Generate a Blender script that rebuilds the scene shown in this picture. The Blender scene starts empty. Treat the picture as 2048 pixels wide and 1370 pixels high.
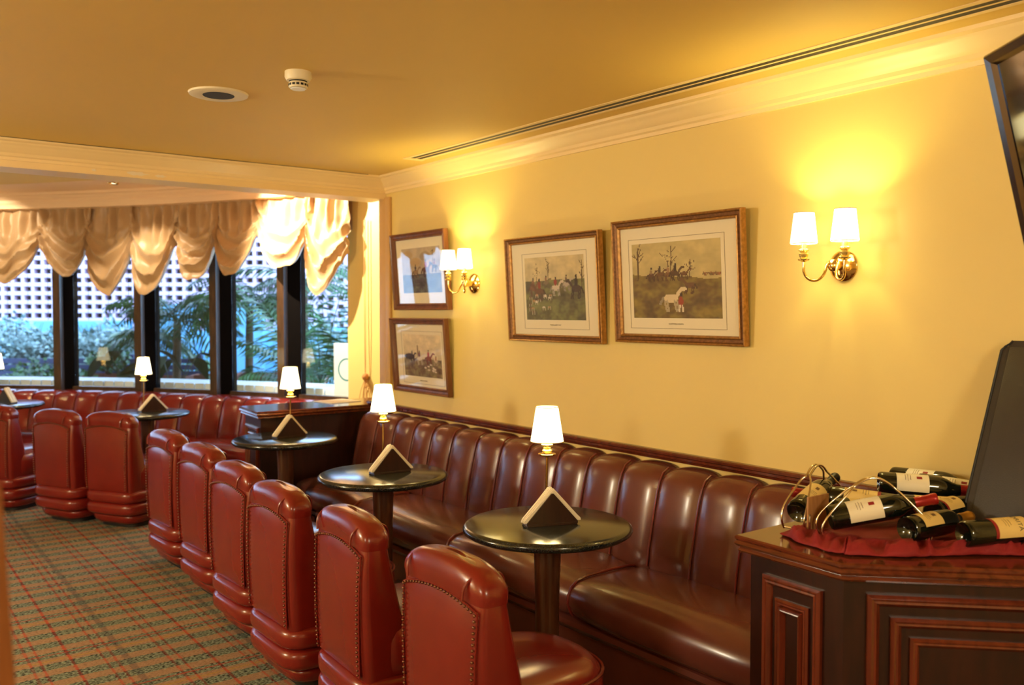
import bpy, bmesh, math, random
from math import sin, cos, pi, radians as rad
from mathutils import Vector, Matrix, noise
random.seed(7)
S = bpy.context.scene
COL = S.collection

# ------------------------------------------------------------------ camera, world, exposure
# world frame: x runs along the picture wall (away), y out of that wall into the room, z up
cam = bpy.data.cameras.new('camera'); camo = bpy.data.objects.new('camera', cam); COL.objects.link(camo)
cam.sensor_width = 36; cam.lens = 36 * 1771 / 2048; cam.clip_start = .02
yaw, pit = rad(37.013), rad(2.021)
fh = Vector((cos(yaw), -sin(yaw), 0)); rt = Vector((-sin(yaw), -cos(yaw), 0)); zz = Vector((0, 0, 1))
fw = fh * cos(pit) - zz * sin(pit); upv = zz * cos(pit) + fh * sin(pit)
camo.matrix_world = Matrix(((rt.x, upv.x, -fw.x, 0), (rt.y, upv.y, -fw.y, 3.0), (rt.z, upv.z, -fw.z, 1.55), (0, 0, 0, 1)))
cam.dof.use_dof = True; cam.dof.focus_distance = 3.3; cam.dof.aperture_fstop = 2.8
S.camera = camo
w = bpy.data.worlds.new('sky'); S.world = w; w.use_nodes = True
bg = w.node_tree.nodes['Background']; bg.inputs[0].default_value = (.42, .68, 1, 1); bg.inputs[1].default_value = 5.5
S.view_settings.view_transform = 'Standard'; S.view_settings.look = 'None'
S.view_settings.gamma = 1; S.view_settings.use_curve_mapping = False
S.view_settings.exposure = 0.54
CYC = S.cycles; CYC.max_bounces = 7; CYC.diffuse_bounces = 4; CYC.glossy_bounces = 3; CYC.transmission_bounces = 4; CYC.caustics_reflective = False; CYC.caustics_refractive = False
CYC.use_adaptive_sampling = True; CYC.adaptive_threshold = .03; CYC.use_denoising = True; CYC.sample_clamp_indirect = 6
WARM = (1, .90, .68); WARM2 = (1, .82, .46)

# ------------------------------------------------------------------ materials
def lin(c):
    return tuple(((v / 255) / 12.92 if v / 255 <= .04045 else ((v / 255 + .055) / 1.055) ** 2.4) for v in c)
class NT:
    def __init__(s, name):
        s.m = bpy.data.materials.new(name); s.m.use_nodes = True
        s.t = s.m.node_tree; s.b = s.t.nodes['Principled BSDF']; s.o = s.t.nodes['Material Output']
    def n(s, typ, **kw):
        x = s.t.nodes.new(typ)
        for k, v in kw.items():
            if k.startswith('_'): setattr(x, k[1:], v)
            else: x.inputs[k.replace('__', ' ')].default_value = v
        return x
    def l(s, a, b): s.t.links.new(a, b)
    def coord(s, scale=(1, 1, 1), kind='Object'):
        tc = s.n('ShaderNodeTexCoord'); mp = s.n('ShaderNodeMapping'); mp.inputs['Scale'].default_value = scale
        s.l(tc.outputs[kind], mp.inputs['Vector']); return mp.outputs[0]
    def ramp(s, fac, stops):
        r = s.n('ShaderNodeValToRGB'); e = r.color_ramp.elements
        while len(e) < len(stops): e.new(.5)
        for i, (p, c) in enumerate(stops): e[i].position = p; e[i].color = (*c, 1)
        s.l(fac, r.inputs[0]); return r.outputs[0]
    def math(s, op, a, b=0.0):
        x = s.n('ShaderNodeMath', _operation=op)
        for i, v in enumerate((a, b)):
            if isinstance(v, (int, float)): x.inputs[i].default_value = v
            else: s.l(v, x.inputs[i])
        return x.outputs[0]
    def mix(s, f, a, b):
        x = s.n('ShaderNodeMix', _data_type='RGBA')
        for i, v in ((0, f), (6, a), (7, b)):
            if isinstance(v, (int, float)): x.inputs[i].default_value = v
            elif isinstance(v, tuple): x.inputs[i].default_value = (*v, 1)
            else: s.l(v, x.inputs[i])
        return x.outputs[2]
def mat(name, col, rough=.5, metal=0, var=0, vscale=8, bump=0, bscale=60, coat=0, spec=.5, vsc3=None):
    k = NT(name); b = k.b
    b.inputs['Base Color'].default_value = (*col, 1); b.inputs['Roughness'].default_value = rough
    b.inputs['Metallic'].default_value = metal; b.inputs['Coat Weight'].default_value = coat
    b.inputs['Coat Roughness'].default_value = .12; b.inputs['Specular IOR Level'].default_value = spec
    if var:
        nz = k.n('ShaderNodeTexNoise', Scale=vscale, Detail=4.0); k.l(k.coord(vsc3 or (1, 1, 1)), nz.inputs['Vector'])
        c = k.ramp(nz.outputs['Fac'], [(.25, tuple(v * (1 - var) for v in col)), (.75, tuple(min(1, v * (1 + var)) for v in col))])
        k.l(c, b.inputs['Base Color'])
    if bump:
        nz = k.n('ShaderNodeTexNoise', Scale=bscale, Detail=3.0); k.l(k.coord(), nz.inputs['Vector'])
        bp = k.n('ShaderNodeBump', Strength=bump, Distance=.004); k.l(nz.outputs['Fac'], bp.inputs['Height']); k.l(bp.outputs[0], b.inputs['Normal'])
    return k.m
def emis(name, col, st, base=(.9, .85, .7)):
    k = NT(name); k.b.inputs['Base Color'].default_value = (*base, 1); k.b.inputs['Emission Color'].default_value = (*col, 1)
    k.b.inputs['Emission Strength'].default_value = st; k.b.inputs['Roughness'].default_value = .7
    return k.m
def wood(name, a, b, rough=.25, sc=(2, 2, .35), coat=.4):
    k = NT(name); v = k.coord(sc)
    nz = k.n('ShaderNodeTexNoise', Scale=14.0, Detail=6.0, Distortion=1.2); k.l(v, nz.inputs['Vector'])
    k.l(k.ramp(nz.outputs['Fac'], [(.3, a), (.68, b)]), k.b.inputs['Base Color'])
    k.b.inputs['Roughness'].default_value = rough; k.b.inputs['Coat Weight'].default_value = coat; k.b.inputs['Coat Roughness'].default_value = .1
    return k.m
def glass(name, tint=(1, 1, 1), base=.04, rough=0.0):
    k = NT(name); k.t.nodes.remove(k.b)
    tr = k.n('ShaderNodeBsdfTransparent'); tr.inputs[0].default_value = (*tint, 1)
    gl = k.n('ShaderNodeBsdfGlossy', Roughness=rough); lw = k.n('ShaderNodeLayerWeight', Blend=.5)
    f_ = k.math('ADD', k.math('MULTIPLY', k.math('POWER', lw.outputs['Facing'], 5.0), .96), base)
    mx = k.n('ShaderNodeMixShader'); k.l(f_, mx.inputs[0]); k.l(tr.outputs[0], mx.inputs[1]); k.l(gl.outputs[0], mx.inputs[2])
    k.l(mx.outputs[0], k.o.inputs[0]); return k.m
def leather(name, a, b, rough=.3):
    k = NT(name)
    nz = k.n('ShaderNodeTexNoise', Scale=5.0, Detail=5.0); k.l(k.coord(), nz.inputs['Vector'])
    k.l(k.ramp(nz.outputs['Fac'], [(.3, a), (.7, b)]), k.b.inputs['Base Color'])
    k.b.inputs['Roughness'].default_value = rough + .02
    k.b.inputs['Coat Weight'].default_value = .25; k.b.inputs['Coat Roughness'].default_value = .15
    return k.m
def carpet():
    k = NT('tartan_carpet'); sep = k.n('ShaderNodeSeparateXYZ'); tc = k.n('ShaderNodeTexCoord')
    mp = k.n('ShaderNodeMapping'); mp.inputs['Scale'].default_value = (1.0, .45, 1); k.l(tc.outputs['Object'], mp.inputs['Vector'])
    nz = k.n('ShaderNodeTexNoise', Scale=150.0, Detail=2.0); k.l(mp.outputs[0], nz.inputs['Vector'])
    n2 = k.n('ShaderNodeTexNoise', Scale=30.0, Detail=3.0); k.l(tc.outputs['Object'], n2.inputs['Vector'])
    k.l(tc.outputs['Object'], sep.inputs[0])
    jit = k.math('MULTIPLY', k.math('SUBTRACT', nz.outputs['Fac'], .5), .022)
    x = k.math('ADD', sep.outputs[0], jit); y = k.math('ADD', sep.outputs[1], jit)
    def band(v, per, c, hw):   # 1 inside |((v-c) mod per)| < hw
        t = k.math('PINGPONG', k.math('SUBTRACT', v, c), per / 2); return k.math('LESS_THAN', t, hw)
    tan = k.mix(n2.outputs['Fac'], lin((140, 108, 88)), lin((164, 138, 110)))
    grn = k.ramp(nz.outputs['Fac'], [(.40, lin((22, 36, 36))), (.58, lin((132, 150, 132)))])
    g1 = band(x, .141, 4.253, .037)
    tan = k.mix(k.math('MULTIPLY', k.math('LESS_THAN', nz.outputs['Fac'], .44), .35), tan, lin((90, 70, 50)))
    col = k.mix(k.math('MULTIPLY', g1, .92), tan, grn)
    # ochre and navy accents
    col = k.mix(k.math('MULTIPLY', band(y, .51, 2.02, .014), .35), col, lin((52, 54, 66)))
    col = k.mix(k.math('MULTIPLY', band(x, .564, 4.324, .008), .5), col, lin((165, 130, 50)))
    for c, hw, a in ((2.225, .0065, .75), (2.085 + .02, .005, .6), (2.085 - .02, .006, .55), (1.85 + .02, .006, .55), (1.85 - .02, .005, .65)):
        col = k.mix(k.math('MULTIPLY', band(y, .512, c, hw), a), col, k.mix(g1, lin((170, 66, 46)), lin((105, 22, 22))))
    col = k.mix(k.math('MULTIPLY', band(x, .564, 4.40, .006), .6), col, lin((170, 60, 40)))
    k.l(col, k.b.inputs['Base Color']); k.b.inputs['Roughness'].default_value = .95; k.b.inputs['Specular IOR Level'].default_value = .1
    bp = k.n('ShaderNodeBump', Strength=.6, Distance=.006); k.l(nz.outputs['Fac'], bp.inputs['Height']); k.l(bp.outputs[0], k.b.inputs['Normal'])
    return k.m
def granite():
    k = NT('black_granite'); nz = k.n('ShaderNodeTexNoise', Scale=220.0, Detail=2.0); k.l(k.coord(), nz.inputs['Vector'])
    k.l(k.ramp(nz.outputs['Fac'], [(.45, (.006, .007, .007)), (.72, (.045, .05, .045))]), k.b.inputs['Base Color'])
    k.b.inputs['Roughness'].default_value = .16; k.b.inputs['Specular IOR Level'].default_value = .75; return k.m
def vcol(name, rough=.6):
    k = NT(name); a = k.n('ShaderNodeAttribute', _attribute_name='Col'); k.l(a.outputs['Color'], k.b.inputs['Base Color'])
    k.b.inputs['Roughness'].default_value = rough; return k.m
def leafmat(name, a, b):
    k = NT(name); nz = k.n('ShaderNodeTexNoise', Scale=5.0, Detail=2.0); k.l(k.coord(), nz.inputs['Vector'])
    k.l(k.ramp(nz.outputs['Fac'], [(.35, a), (.65, b)]), k.b.inputs['Base Color']); k.b.inputs['Roughness'].default_value = .4
    k.b.inputs['Transmission Weight'].default_value = 0; return k.m

MW = mat('cream_wall_paint', lin((228, 202, 126)), .55, var=.03, vscale=1.2, bump=.05, bscale=120)
MC = mat('cream_ceiling_paint', lin((222, 186, 100)), .6, var=.03, vscale=.8)
MT = mat('ivory_trim_paint', lin((240, 212, 156)), .4, var=.03, vscale=3)
MBC = mat('pale_bay_ceiling_paint', lin((240, 208, 172)), .6)
MCARP = carpet(); MG = granite()
MCH = leather('oxblood_chair_leather', (.155, .010, .007), (.195, .0135, .009), .24)
MCD = leather('oxblood_piping_leather', (.12, .012, .008), (.19, .020, .012), .3)
MSO = leather('brown_sofa_leather', (.105, .026, .018), (.14, .034, .023), .25)
MNAIL = mat('antique_nailhead', (.22, .10, .05), .3, .9)
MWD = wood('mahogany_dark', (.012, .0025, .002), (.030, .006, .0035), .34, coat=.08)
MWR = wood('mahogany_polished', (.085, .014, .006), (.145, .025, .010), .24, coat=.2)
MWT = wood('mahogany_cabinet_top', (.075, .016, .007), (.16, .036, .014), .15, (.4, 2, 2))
MWCOL = wood('walnut_table_column', (.045, .014, .006), (.10, .032, .012), .3)
MJAMB = wood('orange_brown_wood', (.20, .065, .016), (.32, .11, .03), .5, coat=0)
MBRASS = mat('polished_brass', (.86, .60, .22), .14, 1)
MBRASSD = mat('aged_brass', (.45, .27, .09), .25, 1)
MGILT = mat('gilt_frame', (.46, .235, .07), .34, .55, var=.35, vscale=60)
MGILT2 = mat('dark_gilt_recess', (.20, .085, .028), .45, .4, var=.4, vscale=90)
MFWD = wood('red_brown_frame_wood', (.11, .032, .012), (.20, .065, .022), .3)
MMAT = mat('cream_mount_card', lin((244, 230, 200)), .7)
MINK = mat('brown_ink_line', lin((120, 90, 55)), .8)
MPRINT = vcol('hunting_print_ink', .6)
MPG = glass('picture_glass')
MWG = glass('window_glass', (.96, .98, 1))
MSHADE = emis('lit_lamp_shade', (1, .80, .42), 3.6)
MSHADE2 = emis('lit_sconce_shade', (1, .84, .40), 4.5)
MBULB = emis('lit_bulb', (1, .82, .5), 30); MBULB.cycles.emission_sampling = 'NONE'
MSHTRIM = mat('gold_shade_trim', (.62, .40, .10), .4, .3)
MNAP = mat('white_napkin_paper', lin((246, 236, 214)), .8)
MHOLD = wood('dark_holder_wood', (.020, .008, .005), (.045, .016, .009), .3)
MFAB = NT('tan_satin')
MFAB.b.inputs['Base Color'].default_value = (*lin((178, 144, 104)), 1); MFAB.b.inputs['Roughness'].default_value = .42
MFAB.b.inputs['Sheen Weight'].default_value = .3; MFAB = MFAB.m
MMUL = wood('dark_brown_window_frame', (.030, .015, .008), (.075, .036, .018), .35)
MSASH = mat('black_sash', (.004, .003, .003), .9, spec=.05)
MDARK = mat('matt_black', (.008, .008, .009), .5)
MPLAS = mat('cream_plastic', lin((235, 222, 190)), .4)
MTVF = mat('bronze_tv_bezel', (.10, .065, .04), .16, .7)
MSCR = mat('black_glass_screen', (.006, .005, .006), .07, spec=.7)
MPANEL = mat('charcoal_board', lin((46, 40, 36)), .5, bump=.1, bscale=300)
MCLOTH = mat('crimson_cloth', lin((132, 16, 24)), .75, var=.12, vscale=20, bump=.2, bscale=300)
MBOT = mat('dark_bottle_glass', (.004, .006, .004), .06, spec=.7)
MLW = mat('white_wine_label', lin((232, 224, 200)), .6)
MLY = mat('ivory_yellow_wine_label', lin((226, 200, 128)), .6)
MLR = mat('crimson_label_band', lin((140, 24, 30)), .5)
MCAP = mat('red_foil_capsule', lin((150, 30, 28)), .3, .35)
MCAPD = mat('black_foil_capsule', (.012, .010, .010), .3, .3)
MCAPG = mat('gold_foil_capsule', lin((170, 120, 40)), .3, .6)
MCHROME = mat('polished_wire', (.72, .62, .48), .15, 1)
MTAG = wood('plain_wood_tag', (.30, .13, .04), (.42, .20, .07), .5, coat=0)
MBRK = mat('pale_pink_brick', lin((216, 186, 206)), .85, var=.1, vscale=6)
MHOLE = mat('brown_hole_shade', lin((86, 66, 52)), .9)
MBLUE = mat('pale_blue_render', lin((118, 184, 222)), .7, var=.1, vscale=1.5)
MSLAT = mat('slate_blue_slat', lin((44, 52, 92)), .6, var=.2, vscale=10)
MTERRA = mat('terracotta', lin((126, 70, 56)), .8, var=.25, vscale=6)
MPAVE = mat('pale_paving', lin((190, 200, 205)), .8, var=.06)
MWHITE = mat('white_gloss_board', lin((245, 248, 250)), .35)
MTEAL = mat('teal_print', lin((20, 140, 150)), .5)
MLEAF1 = leafmat('palm_green', (.006, .035, .008), (.05, .16, .04))
MLEAF2 = leafmat('shrub_grey_green', (.08, .15, .14), (.34, .44, .44))
MLEAF3 = leafmat('broad_leaf_dark_green', (.006, .016, .005), (.025, .045, .014))
MTRUNK = mat('brown_bark', (.10, .06, .035), .9, var=.3, vscale=20)
MCORD = mat('tan_cord', lin((200, 160, 100)), .7)
MDRY = mat('dried_stem', lin((190, 130, 70)), .8)

# ------------------------------------------------------------------ mesh helpers
class MB:
    def __init__(s): s.v = []; s.f = []; s.mi = []; s.cur = 0
    def add(s, vs, fs):
        o = len(s.v); s.v += [tuple(p) for p in vs]; s.f += [tuple(i + o for i in f) for f in fs]; s.mi += [s.cur] * len(fs); return s
    def box(s, x0, x1, y0, y1, z0, z1, bev=0, M=None, seg=2):
        bm = bmesh.new(); bmesh.ops.create_cube(bm, size=1)
        for v in bm.verts: v.co = Vector(((x0 + x1) / 2 + v.co.x * (x1 - x0), (y0 + y1) / 2 + v.co.y * (y1 - y0), (z0 + z1) / 2 + v.co.z * (z1 - z0)))
        if bev: bmesh.ops.bevel(bm, geom=bm.edges[:], offset=bev, segments=seg, affect='EDGES', profile=.5)
        if M: bm.transform(M)
        bm.verts.index_update(); s.add([v.co[:] for v in bm.verts], [[v.index for v in f.verts] for f in bm.faces]); bm.free(); return s
    def loft(s, rings, cap0=True, cap1=True, closed=True):
        n = len(rings[0]); vs = [p for r in rings for p in r]; fs = []
        for i in range(len(rings) - 1):
            for j in range(n if closed else n - 1):
                a = i * n + j; b = i * n + (j + 1) % n; fs.append((a, b, b + n, a + n))
        if cap0: fs.append(tuple(range(n))[::-1])
        if cap1: fs.append(tuple(range((len(rings) - 1) * n, len(rings) * n)))
        return s.add(vs, fs)
    def lathe(s, prof, seg=32, c=(0, 0, 0), ax='z', cap0=True, cap1=True):
        rings = []
        for r, h in prof:
            ring = []
            for i in range(seg):
                a = 2 * pi * i / seg; p = (r * cos(a), r * sin(a), h)
                if ax == 'y': p = (r * cos(a), h, r * sin(a))
                ring.append((p[0] + c[0], p[1] + c[1], p[2] + c[2]))
            rings.append(ring)
        return s.loft(rings, cap0, cap1)
    def tube(s, pts, r, seg=8):
        pts = [Vector(p) for p in pts]; rings = []; n = len(pts); prev = None
        for i, p in enumerate(pts):
            t = (pts[min(i + 1, n - 1)] - pts[max(i - 1, 0)]).normalized()
            u = prev - t * prev.dot(t) if prev else t.orthogonal()
            u.normalize(); prev = u; v = t.cross(u); rr = r[i] if isinstance(r, (list, tuple)) else r
            rings.append([p + (u * cos(2 * pi * j / seg) + v * sin(2 * pi * j / seg)) * rr for j in range(seg)])
        return s.loft(rings)
    def grid(s, P):
        h = len(P); w_ = len(P[0]); fs = []
        for i in range(h - 1):
            for j in range(w_ - 1): a = i * w_ + j; fs.append((a, a + 1, a + 1 + w_, a + w_))
        return s.add([p for r in P for p in r], fs)
    def prism(s, poly, z0, z1):
        return s.loft([[(x, y, z0) for x, y in poly], [(x, y, z1) for x, y in poly]])
    def sphere(s, c, r, seg=10, sq=1):
        return s.lathe([(max(1e-4, r * sin(pi * i / seg)), -r * sq * cos(pi * i / seg)) for i in range(seg + 1)], seg * 2 if seg > 4 else 6, c)
    def build(s, name, m, parent=None, smooth=35, fix=True):
        me = bpy.data.meshes.new(name); me.from_pydata(s.v, [], s.f); me.validate()
        if fix:
            bm = bmesh.new(); bm.from_mesh(me); bmesh.ops.recalc_face_normals(bm, faces=bm.faces[:]); bm.to_mesh(me); bm.free()
        for x in (m if isinstance(m, (list, tuple)) else [m]): me.materials.append(x)
        if isinstance(m, (list, tuple)) and len(s.mi) == len(me.polygons): me.polygons.foreach_set('material_index', s.mi)
        if smooth:
            me.polygons.foreach_set('use_smooth', [True] * len(me.polygons)); me.set_sharp_from_angle(angle=rad(smooth))
        o = bpy.data.objects.new(name, me); COL.objects.link(o)
        if parent: o.parent = parent
        return o
def tag(o, label=None, cat=None, group=None, kind=None):
    if label: o['label'] = label
    if cat: o['category'] = cat
    if group: o['group'] = group
    if kind: o['kind'] = kind
    return o
def thing(name, label, cat, loc=(0, 0, 0), rz=0, group=None):
    o = bpy.data.objects.new(name, None); COL.objects.link(o); o.location = loc; o.rotation_euler = (0, 0, rz); o.empty_display_size = .1
    return tag(o, label, cat, group)
def struct(o): o['kind'] = 'structure'; return o
def dup(root, loc, rz=0, label=None):
    def cp(o, par):
        c = o.copy(); COL.objects.link(c); c.parent = par
        for ch in o.children: cp(ch, c)
        return c
    r = cp(root, None); r.location = loc; r.rotation_euler = (0, 0, rz)
    if label: r['label'] = label
    return r
def light(name, typ, loc, W, col, size=.03, parent=None, **kw):
    l = bpy.data.lights.new(name, typ); l.energy = W; l.color = col
    if typ in ('POINT', 'SPOT'): l.shadow_soft_size = size
    for k, v in kw.items(): setattr(l, k, v)
    o = bpy.data.objects.new(name, l); COL.objects.link(o); o.location = loc
    if parent: o.parent = parent
    return o
def pol(t, R, z=0.0): return (CX + R * cos(rad(t)), CY + R * sin(rad(t)), z)
CX, CY = 3.49, 8.0      # centre of the curved window bay
CEIL, BAYC = 2.46, 2.66

# ------------------------------------------------------------------ the room
struct(MB().box(-3, 12.6, -1.2, 8, -.1, 0).build('floor', MCARP, smooth=0))
struct(MB().box(-3, 5.62, 0, 6, CEIL, CEIL + .1).build('ceiling', MC, smooth=0))
struct(MB().box(5.4, 12.6, -1.2, 8, BAYC, BAYC + .1).build('ceiling_bay', MBC, smooth=0))
struct(MB().box(-3, 5.5, -.9, 0, 0, 2.9).build('wall_right', MW, smooth=0))
struct(MB().box(-3.1, -3, -.9, 6.1, 0, 2.9).build('wall_back', MW, smooth=0))
struct(MB().box(-3, 12.6, 6, 6.1, 0, 2.9).build('wall_left', MW, smooth=0))
# dropped beam between room and bay
beam = struct(MB().box(5.42, 5.64, 0, 6, 2.32, 2.76).build('beam', MT, smooth=0))
# crown mouldings (profile: distance from wall, height)
CR = [(0, CEIL), (0, 2.356), (.012, 2.356), (.014, 2.372), (.026, 2.378), (.032, 2.392), (.05, 2.404), (.062, 2.42), (.082, 2.43), (.09, 2.442), (.112, 2.448), (.116, CEIL)]
m = MB(); m.loft([[(x0 if not e else x0 - d, d, z) for d, z in CR] for x0, e in ((-3, 0), (5.42, 1))]); struct(m.build('trim_crown_right', MT, smooth=30))
m = MB(); m.loft([[(5.42 - d, y0 + (d if e else 0), z) for d, z in CR] for y0, e in ((0, 1), (6, 0))]); struct(m.build('trim_crown_beam', MT, smooth=30))
# dark shrinkage crack along the crown at the ceiling
pts = [(5.30, y / 10, CEIL - .0015 - .0005 * sin(y * 7)) for y in range(2, 60)]
struct(MB().tube(pts, [.0015 + .0022 * max(0, noise.noise((p[1] * 2.1, 3, 1))) for p in pts], 5).build('trim_crack_beam', mat('dark_crack', (.06, .03, .012), .9)))
# flaked plaster patch on the beam
m = MB()
for yy, zz_, a, b in ((1.63, 2.345, .055, .011), (1.50, 2.342, .03, .008), (1.86, 2.344, .012, .007)):
    m.add([(5.4185, yy + a * (1 + .3 * sin(i * 2.3)) * cos(i * pi / 6), zz_ + b * (1 + .3 * cos(i * 3.1)) * sin(i * pi / 6)) for i in range(12)], [tuple(range(12))])
struct(m.build('trim_flaked_plaster', mat('bare_plaster', lin((240, 225, 200)), .9)))
# corner casing strips beside the bay opening
struct(MB().box(5.40, 5.50, -.0, .014, 0, 2.33, .004).box(5.34, 5.40, 0, .022, .9, 2.33, .006).build('trim_corner_casing', mat('tan_casing_paint', lin((206, 164, 104)), .45)))
# chair rail above the wall sofa
rl = MB(); prof = [(0, .868), (.012, .868), (.016, .878), (.024, .882), (.026, .893), (.034, .898), (.034, .908), (.026, .913), (0, .913)]
rl.loft([[(x, y, z) for y, z in prof] for x in (.2, 5.66)]); struct(rl.build('trim_chair_rail', MWR, smooth=25))

# linear air slot in the ceiling
d = thing('ceiling_air_slot', 'long white linear air slot with dark gaps along the ceiling', 'air vent', (0, 0, 0))
for y0, y1, z0 in ((.205, .228, .003), (.258, .270, .002), (.300, .325, .003)):
    MB().box(-1, 4.60, y0, y1, CEIL - z0, CEIL + .0, .001).build('slot_flange', MT, d, 0)
for y0, y1 in ((.228, .258), (.270, .300)): MB().box(-1, 4.58, y0, y1, CEIL - .0015, CEIL + .0005).build('dark_gap', MDARK, d, 0)
MB().box(4.58, 4.62, .20, .33, CEIL - .006, CEIL, .001).build('end_flange', MT, d, 0)
# round ceiling speaker
d = thing('ceiling_speaker', 'round recessed ceiling speaker with dark mesh centre', 'speaker', (3.723, 1.73, CEIL))
MB().lathe([(.062, -.001), (.064, -.009), (.10, -.012), (.118, -.007), (.121, 0)], 40).build('rim', MPLAS, d)
MB().lathe([(.001, -.0105), (.062, -.0105), (.066, -.006)], 40).build('grille', mat('dark_grille', (.02, .022, .025), .6), d)
# smoke detector
d = thing('smoke_detector', 'small white round smoke detector on the ceiling', 'smoke detector', (3.21, 1.60, CEIL)); d.scale = (.88, .88, .88)
MB().lathe([(.056, 0), (.057, -.024), (.050, -.038), (.042, -.040)], 32).build('base', MPLAS, d)
MB().lathe([(.040, -.038), (.036, -.046)], 32, cap0=False).build('dark_ring', MDARK, d)
h = MB().lathe([(.038, -.045), (.041, -.05), (.041, -.064), (.037, -.070), (.001, -.072)], 32).build('sensor_head', MPLAS, d)
m = MB()
for i in range(14):
    M_ = Matrix.Rotation(2 * pi * i / 14, 4, 'Z'); m.box(.040, .0418, -.006, .006, -.062, -.053, M=M_)
m.build('vent_slots', MDARK, h, 0)
MB().lathe([(.034, -.0715), (.03, -.075), (.001, -.0755)], 24).build('cover_disc', MWHITE, d)

# ------------------------------------------------------------------ curved window bay
def arcband(name, R0, R1, z0, z1, t0, t1, m, n=48, parent=None):
    b = MB(); b.loft([[pol(t0 + (t1 - t0) * i / n, r, z) for r, z in ((R0, z0), (R1, z0), (R1, z1), (R0, z1))] for i in range(n + 1)])
    return b.build(name, m, parent, 30)
struct(arcband('wall_bay_sill', 8.98, 9.14, 0, .775, -82, -14, MW))
struct(arcband('wall_bay_head', 8.98, 9.14, 2.60, 2.72, -82, -14, MW))
struct(arcband('wall_bay_strip', 8.98, 9.14, .775, 2.60, -82, -68.72, MW, 16))
struct(arcband('trim_bay_sill_board', 8.88, 9.16, .775, .79, -68.36, -14, MWR))
b = MB(); CP = [(8.98, 2.525), (8.80, 2.525), (8.79, 2.545), (8.78, 2.56), (8.765, 2.575), (8.765, 2.60), (8.745, 2.61), (8.73, 2.63), (8.70, 2.64), (8.69, BAYC), (8.98, BAYC)]
b.loft([[pol(-84 + 70 * i / 60, r, z) for r, z in CP] for i in range(61)]); struct(b.build('trim_bay_cornice', MBC, smooth=30))
# step in the bay ceiling
b = MB(); 
b.loft([[pol(-84 + 70 * i / 60, r, z) for r, z in ((8.1, BAYC), (8.1, BAYC - .015), (7.2, BAYC - .015), (7.2, BAYC))] for i in range(61)]); struct(b.build('trim_bay_ceiling_ring', MC, smooth=30))
mull = [(-64.94, -63.82), (-59.94, -58.89), (-54.39, -53.42), (-48.59, -47.65)] + [(-48.12 + 5.55 * k - .5, -48.12 + 5.55 * k + .5) for k in range(1, 7)]
edges = [-68.36] + [e for p in mull for e in p]
for i, (a, bb) in enumerate(mull):
    q = MB(); 
    c_ = bb - .5
    q.loft([[pol(t, r, z) for t, r in ((c_, 8.945), (bb, 8.945), (bb, 8.995), (c_, 8.995))] for z in (.79, 2.6)])
    po = struct(q.build('trim_window_post', MMUL, smooth=0))
    q = MB(); q.loft([[pol(t, r, z) for t, r in ((c_ - .03, 8.995), (bb, 8.995), (bb, 9.115), (a, 9.115), (a, 9.05))] for z in (.79, 2.6)]); q.build('outer_sash', MSASH, po, 0)
for i in range(len(mull)):
    a = -68.72 if i == 0 else mull[i - 1][1]; bb = mull[i][0]
    fr = MB()
    for z0, z1 in ((.79, .82), (2.56, 2.60)): fr.loft([[pol(a + (bb - a) * k / 6, r, z) for r, z in ((9.02, z0), (9.09, z0), (9.09, z1), (9.02, z1))] for k in range(7)])
    fo = struct(fr.build('window_%d' % (i + 1), MMUL, smooth=0))
    g = MB(); A, B = pol(a, 9.055), pol(bb, 9.055)
    n_ = Vector((B[0] - A[0], B[1] - A[1], 0)).normalized().cross(zz) * .003
    g.loft([[(A[0] - n_.x, A[1] - n_.y, z), (B[0] - n_.x, B[1] - n_.y, z), (B[0] + n_.x, B[1] + n_.y, z), (A[0] + n_.x, A[1] + n_.y, z)] for z in (.81, 2.57)])
    g.build('pane', MWG, fo, 0)
# slot vent in bay ceiling
p = pol(-57.5, 8.30, BAYC); d = thing('ceiling_slot', 'small dark slot in the bay ceiling above the swagged curtain', 'ceiling vent', p, rad(-57.5 + 90))
MB().box(-.10, .10, -.05, .05, -.012, 0, .003).build('rim', MBC, d); MB().box(-.08, .08, -.03, .03, -.014, -.011).build('slot', MDARK, d, 0)

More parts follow.
